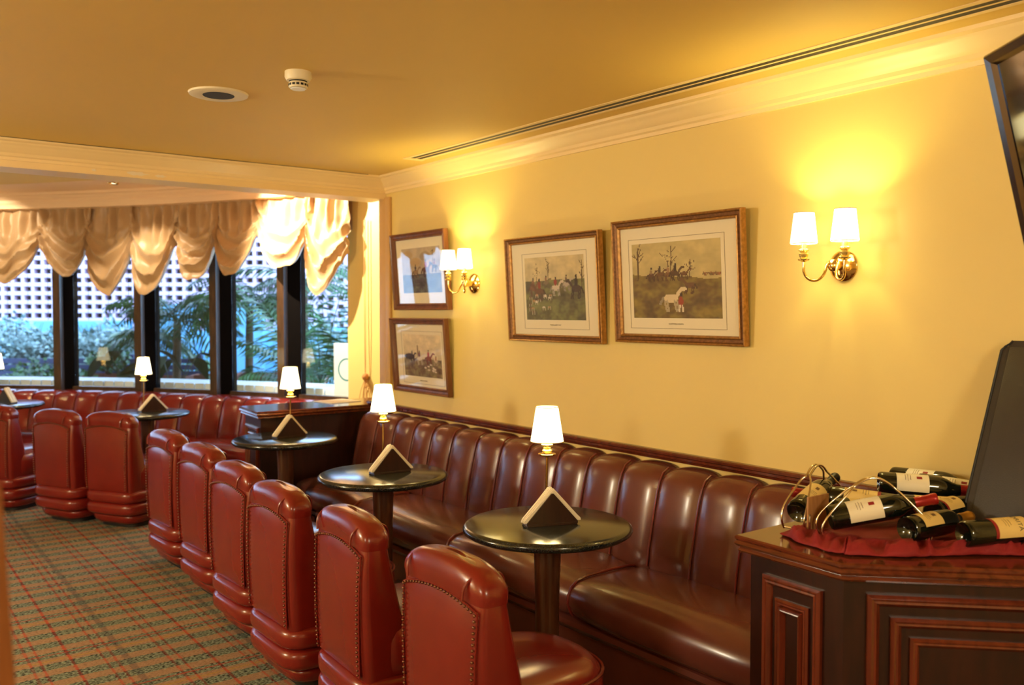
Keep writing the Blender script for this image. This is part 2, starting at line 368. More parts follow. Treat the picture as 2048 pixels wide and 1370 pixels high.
# swagged Austrian blind, one part per swag
bl = thing('austrian_blind', 'tan satin swagged blind hanging across the curved bay window', 'curtain', pol(-57, 8.9, 0))
bx, by, _ = pol(-57, 8.9, 0)
def swag(t0, t1, zb, zg0, zg1, seed, skew=0):
    rnd = random.Random(seed); nu, nv = 60, 64; P = []
    ph = rnd.uniform(0, 6); fq = rnd.uniform(3.6, 4.8); ztop = 2.535; w_ = (t1 - t0) * .07; t0 -= w_; t1 += w_; dl = rnd.uniform(-.05, .05)
    for i in range(nv + 1):
        row = []; v = i / nv
        for j in range(nu + 1):
            u = -1 + 2 * j / nu; zg = zg0 + (zg1 - zg0) * (u + 1) / 2
            us = u + skew * (1 - u * u); e = abs(us)
            shape = max(0, 1 - min(1, e) ** 2.5)
            zbot = zg + (zb - zg) * shape
            vv = min(1, v / .86)                       # the last rows curl under towards the glass
            low = max(0, (vv - .12 - dl) / .88)
            wav = noise.noise((u * 1.5 + seed, vv * 1.8, seed * .7)); w2 = noise.noise((u * 4 + seed, vv * 4.5, seed * 1.3))
            z = ztop + (zbot - ztop) * vv
            bul = .03 + .12 * low ** 1.2 * shape ** .6
            up_ = max(0, 1 - low * 2.4)
            ple = (.036 * sin(13.5 * u + ph + 1.2 * wav) + .016 * sin(19 * u + ph * 2)) * up_ ** .7 * min(1, .35 + vv * 4)
            # U-shaped folds: sharp-crested waves that follow the hem
            pz = fq * (low ** .85 + .10 * wav) + .35 * u * (1 if seed % 2 else -1); tri = abs((pz % 1) - .5) * 2
            fo_ = .080 * (tri ** 1.5 - .45) * max(0, min(1, (low - .2) / .45)) * (1 - .45 * e) * (1 if vv < .9 else max(0, (1 - vv) / .1))
            gat = .020 * sin(26 * e + 7 * vv + ph) * max(0, min(1, e) - .70) / .3 * (.25 + low)
            out = bul + ple + fo_ + gat + .03 * wav + .006 * w2
            if v > .86:
                q = (v - .86) / .14; out = out * (1 - q) + (.02 + .25 * out) * q; z += .10 * q * shape - .022 * sin(q * pi)
            t = t0 + (t1 - t0) * (u * (1 - .10 * low * (1 - shape)) + 1) / 2
            x, y, _ = pol(t + .35 * wav * low * (1 - abs(u)), 8.93 - max(-.01, out), 0)
            row.append((x - bx, y - by, z + .02 * w2 * low))
        P.append(row)
    m = MB(); m.grid(P); m.build('swag', MFAB, bl, 80, fix=False)
b_ = MB(); b_.grid([[(lambda p: (p[0] - bx, p[1] - by, p[2]))(pol(-69.4 + 52 * i / 520, 8.925 + .012 * sin(i * .55), z)) for i in range(521)] for z in (2.54, 2.4, 2.22)]); b_.build('pleated_heading', MFAB, bl, 80, fix=False)
SW = [(-69.3, -66.5, 1.69, 2.05, 2.22, -.25), (-66.5, -63.0, 1.92, 2.22, 2.30, .1), (-63.0, -59.9, 1.87, 2.30, 2.26, -.15), (-59.9, -56.8, 1.83, 2.26, 2.2, .2),
      (-56.8, -53.7, 1.71, 2.2, 2.18, -.08), (-53.7, -50.5, 1.71, 2.18, 2.22, .12), (-50.5, -47.2, 1.88, 2.22, 2.24, .28), (-47.2, -43.6, 1.81, 2.24, 2.22, -.12)]
SW += [(-43.6 + 3.2 * k, -43.6 + 3.2 * (k + 1), 1.82, 2.12, 2.12, .1 * (-1) ** k) for k in range(8)]
for i, s_ in enumerate(SW): swag(*s_[:5], i + 3, s_[5])
# pull cord with tassel
px_, py_, _ = pol(-70.1, 8.95)
d = thing('blind_cord', 'thin tan pull cords with a knotted tassel beside the window', 'cord', (px_, py_, .80))
for dx in (-.012, .012): MB().tube([(dx, 0, 1.5), (dx * .9, .0, .6), (dx * .3, 0, .23)], .003, 6).build('cord', MCORD, d)
MB().sphere((0, 0, .21), .028, 8, 1.1).build('knot', MDRY, d)
m = MB()
for a in range(9): m.tube([(0, 0, .2), (.06 * cos(a * .7) * (1 if a % 2 else -1), .02 * sin(a), .10), (.09 * cos(a * .7) * (1 if a % 2 else -1), .03 * sin(a), .002)], .0025, 5)
m.build('fringe', MDRY, d)

# bay downlights (out of view above the beam)
DLAB = ['above the brightly lit right-hand swags', 'above the lit leftmost swags', 'above the middle swags', 'beyond the left picture edge']
for i, (t, R, tg, W_) in enumerate(((-64.6, 8.15, (-67.3, 9.05, 1.95), 260), (-45.2, 8.2, (-44.6, 8.95, 1.9), 30), (-55.5, 8.35, (-55.5, 8.80, 1.0), 40), (-38, 8.1, (-38, 8.95, 1.5), 40))):
    p = pol(t, R, BAYC); d = thing('bay_downlight', 'recessed brass downlight in the bay ceiling ' + DLAB[i], 'downlight', p, 0, 'downlights in the bay ceiling')
    MB().lathe([(.03, -.004), (.045, -.012), (.05, 0)], 24, cap0=False).build('ring', MBRASS, d)
    MB().lathe([(.001, -.004), (.03, -.004), (.03, -.002)], 20).build('lens', emis('lit_downlight_lens', (1, .8, .5), 8), d)
    lo = light('bay_spot', 'SPOT', (0, 0, -.02), W_, (1, .84, .58), .02, d, spot_size=rad(95), spot_blend=.5)
    v = Vector(pol(tg[0], tg[1], tg[2])) - Vector(p); lo.rotation_euler = v.to_track_quat('-Z', 'Y').to_euler()

# ------------------------------------------------------------------ sofas
def sofa_channel(xa, xb, fn, prof, pinch=.02, nx=9):
    """upholstered channel swept from a to b; fn(s, y, z) -> world; prof closed list of (y, z, bulge)"""
    rings = []
    for i in range(nx + 1):
        s_ = i / nx; e = abs(2 * s_ - 1); k = 1 - e ** 3.2
        rings.append([fn(xa + (xb - xa) * s_, y + bu * pinch * (k - 1), z + bz * pinch * (k - 1)) for y, z, bu, bz in prof])
    return MB().loft(rings)
BACK = [(.0, .36, 0, 0), (.21, .40, .6, 0), (.225, .44, 1, 0), (.215, .52, 1, .1), (.198, .60, 1, .1), (.182, .68, 1, .1), (.163, .76, 1, .2), (.148, .805, .9, .4), (.125, .84, .7, .8), (.09, .858, .3, 1), (.05, .862, 0, 1), (.0, .862, 0, 1)]
SEAT = [(.17, .30, 0, 0), (.17, .43, 0, .6), (.26, .447, 0, .8), (.38, .453, 0, 1), (.50, .45, .2, 1), (.57, .438, .5, .9), (.612, .41, .9, .6), (.632, .37, 1, .3), (.635, .33, 1, 0), (.622, .29, 1, -.2), (.60, .268, .7, -.3), (.55, .262, 0, 0)]
wall_fn = lambda x, y, z: (x, y + .006, z)
so = thing('banquette', 'long brown leather banquette with channelled back along the picture wall', 'sofa', (0, 0, 0))
seams = [1.72, 1.99, 2.229, 2.468, 2.708, 2.947, 3.185, 3.412, 3.660, 3.891, 4.129, 4.375, 4.604, 4.822, 5.06, 5.30, 5.55]
for a, b_ in zip(seams, seams[1:]): sofa_channel(a, b_, wall_fn, BACK).build('back_channel', MSO, so, 60)
for a, b_ in zip(seams[1:], seams[2:]):   # welt between channels
    MB().tube([(a, y + .004 - .010, z - .003) for y, z, _, _ in BACK[2:10]], .0045, 6).build('back_welt', MCD, so)
ss = [1.72, 2.78, 3.72, 4.746, 5.60]
for a, b_ in zip(ss, ss[1:]): sofa_channel(a, b_, wall_fn, SEAT, .03, 24).build('seat_cushion', MSO, so, 60)
for a in ss[1:-1]: MB().tube([(a, y - bu * .022, z - bz * .022) for y, z, bu, bz in SEAT[1:11]], .006, 6).build('seat_welt', MCD, so)
m = MB(); m.loft([[(x, y, z) for y, z in [(.006, .0), (.55, .0), (.56, .04), (.565, .20), (.59, .215), (.602, .235), (.598, .255), (.58, .264), (.006, .264)]] for x in (1.72, 5.62)]); m.build('base', MSO, so, 40)

# curved window banquette
ws = thing('banquette', 'curved oxblood leather banquette running below the swagged bay window', 'sofa', pol(-56, 8.6))
ox, oy, _ = pol(-56, 8.6)
def arc_fn(t, y, z):
    p = pol(t, 8.905 - y); return (p[0] - ox, p[1] - oy, z)
B2 = [(y, .36 + (z - .36) * .87, a, b_) for y, z, a, b_ in BACK]
tt = -66.9; step = 1.53
while tt < -24:
    sofa_channel(tt, tt + step, arc_fn, B2, .018).build('back_channel', MCH, ws, 60)
    MB().tube([arc_fn(tt, y - .009, z - .003) for y, z, _, _ in B2[2:10]], .0045, 6).build('back_welt', MCD, ws); tt += step
tt = -66.9
while tt < -26:
    sofa_channel(tt, tt + 7.2, arc_fn, [(y * .9, z, a, b_) for y, z, a, b_ in SEAT], .03, 20).build('seat_cushion', MCH, ws, 60); tt += 7.2
m = MB(); m.loft([[arc_fn(-66.9 + 43 * i / 40, y, z) for y, z in ((0, 0), (.5, 0), (.51, .2), (.54, .235), (.52, .264), (0, .264))] for i in range(41)]); m.build('base', MCH, ws, 40)

# ------------------------------------------------------------------ timber cabinets
def mould(parent, o, u, w_, h_, sw=.03, dp=.016, name='moulding', m=MWR):
    """mitred picture-frame moulding on a vertical face: o lower-left corner, u horizontal unit dir, outward normal n"""
    u = Vector(u).normalized(); n = u.cross(zz)
    PR = [(0, 0), (.0, dp * .55), (.25, dp), (.45, dp * .8), (.62, dp * .85), (.9, dp * .35), (1, 0)]
    c = [(0, 0, 1, 1), (w_, 0, -1, 1), (w_, h_, -1, -1), (0, h_, 1, -1)]
    for i in range(4):
        A, B = c[i], c[(i + 1) % 4]
        rings = [[tuple(Vector(o) + u * (q[0] + q[2] * sw * s_) + zz * (q[1] + q[3] * sw * s_) + n * d_) for s_, d_ in PR] for q in (A, B)]
        MB().loft(rings).build(name, m, parent, 25)
def offs(poly, d_):
    out = []; n_ = len(poly)
    for i in range(n_):
        p0, p1, p2 = (Vector(poly[(i + k) % n_]) for k in (-1, 0, 1))
        e1 = (p1 - p0).normalized(); e2 = (p2 - p1).normalized(); n1 = Vector((e1.y, -e1.x)); n2 = Vector((e2.y, -e2.x))
        b_ = (n1 + n2).normalized(); out.append(tuple(p1 + b_ * (d_ / max(.3, b_.dot(n1)))))
    return out
def cab(name, label, poly, top, base_in=.035):
    d = thing(name, label, 'cabinet', (0, 0, 0))
    # poly counter-clockwise seen from above -> outward = right of edge
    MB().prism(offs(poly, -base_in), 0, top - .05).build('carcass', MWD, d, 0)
    t = MB(); lay = [(-.03, -.052), (-.012, -.05), (-.006, -.044), (-.012, -.036), (-.004, -.032), (.002, -.024), (-.004, -.016), (0, -.010), (0, -.004), (-.005, 0)]
    t.loft([[(x, y, top + z) for x, y in offs(poly, o_)] for o_, z in lay]); t.build('top', [MWT], d, 20)
    MB().prism(offs(poly, -base_in + .012), 0, .09).build('plinth', MWD, d, 0)
    return d
def onwall(poly): return poly
pc = [(1.69, .004), (1.69, .895), (1.325, .915), (.42, .004)]
cb = cab('corner_cabinet', 'dark mahogany corner cabinet with chamfered panelled front and bottles on top', pc, .885)
uA = Vector((-.365, .02, 0)).normalized(); nA = uA.cross(zz) * -1
# front face (parallel to the wall): nested mouldings; u must give outward normal towards the room (+y)
def face_frames(parent, P, Q, base_in, frames, top):
    P, Q = Vector((*P, 0)), Vector((*Q, 0)); u = (Q - P).normalized(); n = u.cross(zz)
    L = (Q - P).length
    for (a, b_, z0, z1, sw, dp) in frames:
        o = P + u * a - n * base_in + zz * z0
        mould(parent, o, u, b_ - a, z1 - z0, sw, dp)
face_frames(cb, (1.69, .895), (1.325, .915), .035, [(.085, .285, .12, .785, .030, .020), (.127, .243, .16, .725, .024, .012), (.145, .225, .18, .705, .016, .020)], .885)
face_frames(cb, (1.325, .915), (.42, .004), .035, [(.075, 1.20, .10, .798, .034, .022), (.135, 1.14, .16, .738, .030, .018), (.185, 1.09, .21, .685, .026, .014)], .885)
pf = [(6.12, -.35), (6.12, .80), (5.66, .84), (5.66, -.002), (5.66, -.35)]
fc = cab('partition_cabinet', 'polished mahogany partition cabinet between the two leather banquettes', [(6.10, -.36), (6.10, .80), (5.66, .84), (5.66, -.36)], .885)
face_frames(fc, (6.10, .80), (5.66, .84), .035, [(.07, .37, .12, .77, .03, .018), (.12, .32, .17, .72, .024, .012)], .885)
mp = thing('paper_sheet', 'white sheet lying on the polished partition cabinet', 'paper', (5.975, .11, .885), rad(8))
MB().box(-.12, .12, -.13, .13, .0005, .004, .001).build('sheet', MWHITE, mp); MB().box(-.11, .11, -.12, .12, .004, .0055, .0005).build('upper_sheet', MNAP, mp)

# ------------------------------------------------------------------ chairs
def dshape(hw, yb, yf, z, n=40, eb=5.0, ef=2.6):
    """rounded outline: squarish at the back (y=yb), rounder at the front (y=yf)"""
    r = []; yc = (yb + yf) / 2; hd = (yb - yf) / 2
    for i in range(n):
        a = 2 * pi * i / n; c, s_ = cos(a), sin(a); e = eb if s_ > 0 else ef
        r.append((hw * math.copysign(abs(c) ** (2 / e), c), yc + hd * math.copysign(abs(s_) ** (2 / e), s_), z))
    return r
def make_chair():
    t = thing('tub_chair', '', 'chair', (0, 0, 0), 0, 'oxblood leather tub chairs')
    # three stacked bolster bands round the base
    for k, (z0, z1, hw, yb, yf) in enumerate(((.185, .27, .215, .275, -.27), (.10, .185, .215, .275, -.27), (.022, .10, .195, .235, -.245))):
        rings = []
        for i in range(9):
            q = i / 8; bl_ = .020 * (1 - (2 * q - 1) ** 4) - .006; sh = 0 if k < 2 else -.03 * (1 - q) ** 2
            rings.append(dshape(hw + bl_ + sh, yb + bl_ + sh, yf - bl_ - sh, z0 + (z1 - z0) * q))
        MB().loft(rings).build('base_band', MCH, t, 60)
    MB().loft([dshape(.165, .19, -.20, 0), dshape(.165, .19, -.20, .03)]).build('plinth', MDARK, t, 40)
    rings = []
    for q, z in ((-.02, .255), (0, .275), (.012, .33), (.014, .39), (.004, .43), (-.02, .455), (-.07, .468), (-.14, .472)):
        rings.append(dshape(.212 + q, .20, -.272 - q, z, 40, 6, 2.5))
    st = MB().loft(rings).build('seat', MCH, t, 60)
    MB().tube([dshape(.212 + .012, .2, -.284, .425, 64, 6, 2.5)[i % 64] for i in range(33, 64)], .005, 6).build('piping', MCD, st)
    # backrest shell, thicker at the seat, leaning in towards the top
    rings = []
    for z, hw, yb, yf in ((.262, .200, .262, .05), (.33, .206, .268, .06), (.44, .210, .272, .085), (.55, .211, .274, .115), (.65, .210, .272, .14), (.72, .207, .266, .155), (.755, .203, .258, .16)):
        rings.append(dshape(hw, yb, yf, z, 40, 7, 4.5))
    MB().loft(rings).build('backrest', MCH, t, 60)
    # rolled top: a rounded cap over the back, arched across its width and wrapping forward at both ends
    def capring(q, n=44):
        # q 0 = seam under the roll, 1 = crown
        ang = q * pi / 2; gr = cos(ang) ** .62; z = .735 + .098 * sin(ang) ** .8; out = .007 * sin(min(1, q * 3.2) * pi / 2)
        k = .30 + .70 * gr
        r = dshape(.208 * (.45 + .55 * gr) + out, .213 + .058 * gr + out, .213 - .062 * gr - out * .6, 0, n, 6 - 3 * q, 4.5 - 1.8 * q)
        return [(x, y, z - .030 * (abs(x) / .21) ** 2.4 * (.35 + .65 * q)) for x, y, _ in r]
    ro = MB().loft([capring(i / 12) for i in range(12)] + [[(x * .5, .213 + (y - .213) * .4, z + .004) for x, y, z in capring(11 / 12)]]).build('top_roll', MCH, t, 70)
    for sx in (-1, 1):     # piping where the corner pieces are sewn on
        pts = []
        for yy in [k / 20 for k in range(21)]:
            a = pi * (1 - yy); x = sx * (.142 + .014 * sin(a)); pts.append((x, .213 - .072 * cos(a) * -1, .748 + .072 * sin(a) ** .55 - .012))
        MB().tube(pts, .0042, 6).build('piping', MCD, ro)
    # inset back panel, slightly domed, with piping seam and nail heads
    P = []; nx, nz = 14, 18
    for i in range(nz + 1):
        v = i / nz; z = .275 + (.735 - .275) * v; hw = .172 + .012 * v; row = []
        for j in range(nx + 1):
            u = -1 + 2 * j / nx; dome = .013 * (1 - u ** 4) * (1 - (2 * v - 1) ** 6)
            zt = z - .03 * max(0, v - .6) / .4 * u * u
            row.append((u * hw, .2665 + dome + .006 * sin(pi * v), zt))
        P.append(row)
    pa = MB().grid(P).build('back_panel', MCH, t, 60)
    m = MB()
    edge = [(P[i][0]) for i in range(0, nz + 1)] + [P[nz][j] for j in range(1, nx)] + [P[i][nx] for i in range(nz, -1, -1)]
    acc = 0; sp = .0165; last = Vector(edge[0])
    for a, b_ in zip(edge, edge[1:]):
        a, b_ = Vector(a), Vector(b_); L = (b_ - a).length; q = sp - acc
        while q <= L:
            c = a + (b_ - a) * (q / L); m.sphere((c.x, c.y + .0085, c.z), .0046, 4); q += sp
        acc = (acc + L) % sp
    m.build('nailhead_trim', MNAIL, pa, 60)
    MB().tube([(p_[0] * 1.035, p_[1] + .003, p_[2] + (.004 if i > nz - 1 and i < nz + nx else 0)) for i, p_ in enumerate(edge)], .0032, 6).build('piping', MCH, pa)
    return t
ch0 = make_chair()
CHAIRS = [(2.20, 1.345, 0, 'nearest tub chair, its round seat showing beside the front table'),
          (2.90, 1.325, -3, 'tub chair second from the front, by the nearest table'),
          (3.535, 1.345, 1, 'tub chair third from the front, nearer chair at the second table'),
          (4.155, 1.30, 3, 'tub chair fourth from the front, farther chair at the second table'),
          (4.86, 1.245, 4, 'tub chair fifth from the front, nearer chair at the table by the partition'),
          (5.54, 1.235, 5, 'narrow-looking tub chair sixth from the front, beside the gap to the bay'),
          (6.88, 1.30, 30, 'tub chair with creased back panel, nearer of two at the bay table'),
          (7.29, 1.57, 26, 'tub chair left of the creased one, farther at the bay table'),
          (8.01, 1.925, 36, 'leftmost tub chair, cut by the picture edge, at the farthest table')]
for i, (x, y, a, lb) in enumerate(CHAIRS):
    o = ch0 if i == 0 else dup(ch0, (x, y, 0), rad(a))
    o.location = (x, y, 0); o.rotation_euler = (0, 0, rad(a)); o.scale = (1.06, 1, 1); o['label'] = 'oxblood leather ' + lb

# ------------------------------------------------------------------ tables, table lamps, napkin holders
def make_table():
    t = thing('pedestal_table', '', 'table', group='round black stone pedestal tables')
    MB().lathe([(.02, .697), (.29, .697), (.312, .701), (.324, .709), (.3275, .717), (.325, .726), (.317, .732), (.308, .735), (.001, .735)], 72).build('tabletop', MG, t, 50)
    MB().lathe([(.13, .675), (.135, .69), (.13, .698)], 32).build('mounting_plate', MDARK, t)
    MB().lathe([(.050, .03), (.046, .10), (.0445, .25), (.047, .45), (.052, .62), (.054, .68)], 28).build('column', MWCOL, t, 50)
    MB().lathe([(.21, 0), (.212, .012), (.19, .022), (.09, .034), (.06, .05), (.048, .06)], 40).build('foot', MDARK, t, 50)
    return t
def make_lamp():
    t = thing('table_lamp', '', 'lamp', group='small brass table lamps with lit shades')
    MB().lathe([(.045, 0), (.046, .006), (.040, .010), (.012, .016), (.006, .03)], 28).build('base', MBRASS, t)
    MB().tube([(0, 0, .02), (.002, .001, .10), (.001, 0, .18), (0, 0, .24)], .0052, 8).build('stem', MBRASSD, t)
    MB().lathe([(.006, .228), (.030, .236), (.036, .242), (.034, .244), (.012, .240)], 28).build('drip_dish', MBRASS, t)
    MB().lathe([(.010, .24), (.019, .247), (.021, .256), (.014, .264), (.022, .272), (.024, .280), (.016, .288), (.013, .31)], 24).build('socket', mat('lit_brass_socket', (.9, .68, .22), .22, .85), t)
    sh = MB().lathe([(.0665, .293), (.0445, .432), (.0435, .432), (.0655, .293)], 40, cap0=False, cap1=False).build('shade', MSHADE, t, 50)
    for r, z in ((.0668, .293), (.0447, .4315)): MB().tube([(r * cos(a * pi / 18), r * sin(a * pi / 18), z) for a in range(37)], .0016, 6).build('shade_trim', MSHTRIM, sh)
    MB().sphere((0, 0, .355), .017, 8, 1.5).build('bulb', MBULB, t)
    return t
def make_holder():
    t = thing('napkin_holder', '', 'napkin holder', group='triangular wooden napkin holders')
    tri = [(-.103, .004), (.103, .004), (.103, .012), (.004, .122), (-.004, .122), (-.103, .012)]
    for y in (-.032, .026): MB().loft([[(x, y + q, z) for x, z in tri] for q in (0, .006)]).build('side_plate', MHOLD, t, 0)
    MB().box(-.10, .10, -.034, .034, 0, .009, .001).build('base_bar', MHOLD, t, 0)
    rnd = random.Random(3)
    for i in range(9):
        y = -.024 + i * .0056; dx = rnd.uniform(-.006, .006); up = .012 + rnd.uniform(-.004, .008); e = .105 + rnd.uniform(0, .012)
        MB().loft([[(x + dx, y + q, z) for x, z in ((-e, .013), (e, .013), (e - .002, .022), (.003, .122 + up), (-.003, .122 + up), (-e + .002, .022))] for q in (0, .0042)]).build('napkin', MNAP, t, 0)
    return t
tb0, lp0, nh0 = make_table(), make_lamp(), make_holder()
TAB = [(2.62, .854, 0, (.125, -.10), (-.015, .0), 70, 'nearest, largest in view', 'nearest'), (3.936, .847, 0, (.15, -.085), (.0, -.04), 86, 'second from the front', 'second nearest'),
       (5.30, .795, .02, (.15, -.10), (.01, -.03), 98, 'third from the front, before the partition cabinet', 'partition-side'), (7.48, 1.056, 0, (.22, -.03), (.04, -.05), 96, 'in the bay in front of the window banquette', 'bay'),
       (8.984, 1.882, 0, (.24, .03), (-.02, -.02), 25, 'farthest, cut by the left edge of the picture', 'farthest')]
for i, (x, y, dz, lo, ho, ha, lb, nm) in enumerate(TAB):
    T = tb0 if i == 0 else dup(tb0, (0, 0, 0)); T.location = (x, y, dz if i != 2 else 0); T['label'] = 'round black stone pedestal table, ' + lb
    if i == 2: T.scale = (1, 1, 1.027)
    z = .735 + dz
    L = lp0 if i == 0 else dup(lp0, (0, 0, 0)); L.location = (x + lo[0], y + lo[1], z); L['label'] = 'brass table lamp with lit cream shade on the %s table' % nm
    light('table_lamp_bulb', 'POINT', (0, 0, .40), 2.2, WARM2, .02, L)
    H = nh0 if i == 0 else dup(nh0, (0, 0, 0)); H.location = (x + ho[0], y + ho[1], z); H.rotation_euler = (0, 0, rad(ha)); H['label'] = 'dark triangular napkin holder with white napkins on the %s table' % nm

# ------------------------------------------------------------------ wall sconces
def make_sconce():
    t = thing('wall_sconce', '', 'wall lamp', group='twin brass wall sconces')
    MB().lathe([(.058, 0), (.058, .006), (.050, .014), (.030, .022), (.018, .026), (.016, .05), (.022, .056), (.022, .072), (.010, .08)], 32, ax='y').build('back_plate', MBRASS, t)
    for sx in (-1, 1):
        pts = [(sx * .012, .064, .01), (sx * .022, .07, .012)] + [(sx * (.054 - .03 * cos(a)), .085 + .045 * (a / pi), -.022 - .034 * sin(a)) for a in [pi * k / 12 for k in range(13)]] + [(sx * .085, .13, .0), (sx * .085, .13, .022)]
        a_ = MB().tube(pts, .0052, 10).build('arm', MBRASS, t, 60)
        MB().lathe([(.006, .014), (.020, .020), (.022, .024), (.012, .027), (.016, .034), (.018, .044), (.011, .05), (.019, .056), (.019, .060), (.011, .064), (.011, .10)], 24, (sx * .085, .13, 0)).build('candle_cup', mat('lit_brass_cup', (.92, .70, .25), .2, .85), a_)
        sh = MB().lathe([(.050, .082), (.037, .197), (.036, .197), (.049, .082)], 36, (sx * .085, .13, 0), cap0=False, cap1=False).build('shade', MSHADE2, t, 50)
        for r, z in ((.0505, .082), (.0375, .197)): MB().tube([(sx * .085 + r * cos(a * pi / 18), .13 + r * sin(a * pi / 18), z) for a in range(37)], .0014, 6).build('shade_trim', MSHTRIM, sh)
        MB().sphere((sx * .085, .13, .13), .012, 8, 1.6).build('bulb', MBULB, t)
    return t
sc0 = make_sconce(); sc1 = dup(sc0, (4.35, 0, 1.715))
sc0.location = (1.91, 0, 1.72)
sc0['label'] = 'twin-shade brass wall sconce right of the largest framed print'; sc1['label'] = 'twin-shade brass wall sconce beside the two stacked small prints'
for s_ in (sc0, sc1):
    for sx in (-1, 1):
        light('sconce_bulb', 'POINT', (sx * .085, .13, .165), 4.3, (1, .85, .30), .012, s_)

# ------------------------------------------------------------------ framed prints
def paint(kind, W_, H_):
    rnd = random.Random(kind * 11 + 5); px = [[None] * W_ for _ in range(H_)]
    sky = [(196, 176, 120), (206, 186, 140), (190, 170, 140), (226, 206, 170)][kind]
    gr = [(120, 96, 44), (112, 104, 62), (96, 88, 84), (130, 110, 84)][kind]
    hor = [.56, .62, .40, .42][kind]
    for j in range(H_):
        for i in range(W_):
            u, v = i / W_, j / H_; n = noise.noise((u * 7, v * 7, kind)) + .5 * noise.noise((u * 22, v * 22, kind + 4))
            hz = hor + .05 * noise.noise((u * 3, kind, 2)) + (.08 * (u - .3) if kind == 0 else 0) * -1
            if v > hz: c = [s_ * (1 + .10 * n + .12 * (v - .6)) for s_ in sky]
            else:
                k = 1 + .38 * n; c = [gr[0] * k, gr[1] * k * (1.05 if n > 0 else .95), gr[2] * k]
            px[j][i] = c
    def blob(cx, cy, rx, ry, c, a=1):
        for j in range(max(0, int((cy - ry) * H_)), min(H_, int((cy + ry) * H_) + 1)):
            for i in range(max(0, int((cx - rx) * W_)), min(W_, int((cx + rx) * W_) + 1)):
                if ((i / W_ - cx) / rx) ** 2 + ((j / H_ - cy) / ry) ** 2 < 1: px[j][i] = [px[j][i][k] * (1 - a) + c[k] * a for k in range(3)]
    def line(x0, y0, x1, y1, w_, c):
        n = 40
        for k in range(n + 1): blob(x0 + (x1 - x0) * k / n, y0 + (y1 - y0) * k / n, w_, w_ * 1.3, c, .85)
    def horse(x, y, s_, c, rider=None, f=1):
        blob(x, y, .05 * s_, .035 * s_, c); line(x + f * .04 * s_, y + .02 * s_, x + f * .075 * s_, y + .075 * s_, .011 * s_, c); blob(x + f * .088 * s_, y + .072 * s_, .022 * s_, .014 * s_, c)
        for dx in (-.04, -.025, .025, .042): line(x + dx * s_, y - .02 * s_, x + (dx + .012 * f) * s_, y - .095 * s_, .0065 * s_, [v * .8 for v in c])
        line(x - f * .05 * s_, y + .01 * s_, x - f * .07 * s_, y - .04 * s_, .008 * s_, [v * .7 for v in c])
        if rider: blob(x, y + .065 * s_, .018 * s_, .04 * s_, rider); blob(x + .004, y + .118 * s_, .010 * s_, .016 * s_, (50, 34, 26))
    def tree(x, y, h_, w_=.006):
        c = (92, 66, 42); line(x, y, x + .01, y + h_, w_, c)
        for k in range(7):
            q = rnd.uniform(.35, .95); dx = rnd.uniform(-.09, .09); line(x + .01 * q, y + h_ * q, x + dx, y + h_ * q + rnd.uniform(.04, .14), w_ * .45, c)
    if kind == 0:
        tree(.06, .5, .42, .010); tree(.45, .55, .33); tree(.66, .52, .22, .004); tree(.41, .55, .2, .004)
        for x, y, s_, c, r in ((.22, .56, .8, (96, 60, 34), (150, 120, 80)), (.32, .57, .85, (110, 72, 40), (70, 50, 36)), (.42, .57, .9, (120, 80, 44), (160, 120, 84)), (.50, .58, 1.0, (88, 56, 32), (60, 40, 30)), (.60, .57, .8, (110, 70, 40), None)): horse(x, y, s_, c, r)
        horse(.66, .42, 1.1, (110, 72, 44), None, -1); horse(.44, .25, 1.7, (222, 200, 160), None); blob(.555, .21, .028, .07, (158, 56, 36)); blob(.56, .30, .014, .025, (60, 40, 30)); line(.545, .16, .535, .08, .009, (226, 210, 180)); line(.57, .16, .575, .08, .009, (226, 210, 180))
        for k in range(60): blob(.8 + .2 * rnd.random(), .54 + .03 * rnd.random(), .008, .012, (100 + 60 * rnd.random(), 84, 52), .7)
    elif kind == 1:
        tree(.4, .6, .3); tree(.95, .45, .45, .008); tree(.2, .58, .25, .004)
        for x, y, s_, c, r, f in ((.13, .50, 1.3, (128, 84, 50), (140, 96, 60), 1), (.24, .45, 1.5, (110, 70, 40), (150, 60, 40), -1), (.52, .50, 1.3, (216, 196, 170), (160, 50, 44), 1), (.70, .55, 1.1, (190, 170, 150), (120, 90, 70), 1), (.86, .48, 1.6, (80, 56, 46), (60, 44, 40), -1), (.36, .58, .9, (130, 110, 80), (150, 100, 70), 1)): horse(x, y, s_, c, r, f)
        for k in range(16): x, y = rnd.uniform(.05, .6), rnd.uniform(.12, .4); blob(x, y, .028, .016, rnd.choice([(226, 210, 180), (180, 130, 80), (120, 84, 56)])); line(x - .02, y, x - .02, y - .04, .005, (200, 180, 150)); line(x + .02, y, x + .022, y - .04, .005, (200, 180, 150))
    elif kind == 2:
        for k in range(5): blob(rnd.uniform(.1, .9), rnd.uniform(.55, .9), .14, .10, (150 + 20 * k, 128 + 12 * k, 100), .5)
        tree(.8, .5, .4); horse(.62, .5, 1.7, (110, 66, 44), (176, 50, 36)); horse(.35, .46, 1.3, (150, 120, 90), (90, 70, 60)); horse(.84, .56, 1.2, (90, 60, 46), (150, 80, 50), -1); line(.0, .38, 1, .40, .012, (84, 66, 60))
    else:
        line(.38, .45, .38, .72, .02, (150, 120, 96)); blob(.15, .46, .14, .07, (70, 60, 66)); horse(.42, .42, 1.5, (224, 204, 180), (120, 70, 60)); horse(.66, .44, 1.5, (140, 72, 50), (170, 50, 44)); horse(.22, .46, 1.1, (70, 56, 60), (60, 60, 90)); horse(.85, .38, 1.0, (210, 180, 150), (170, 90, 60), -1)
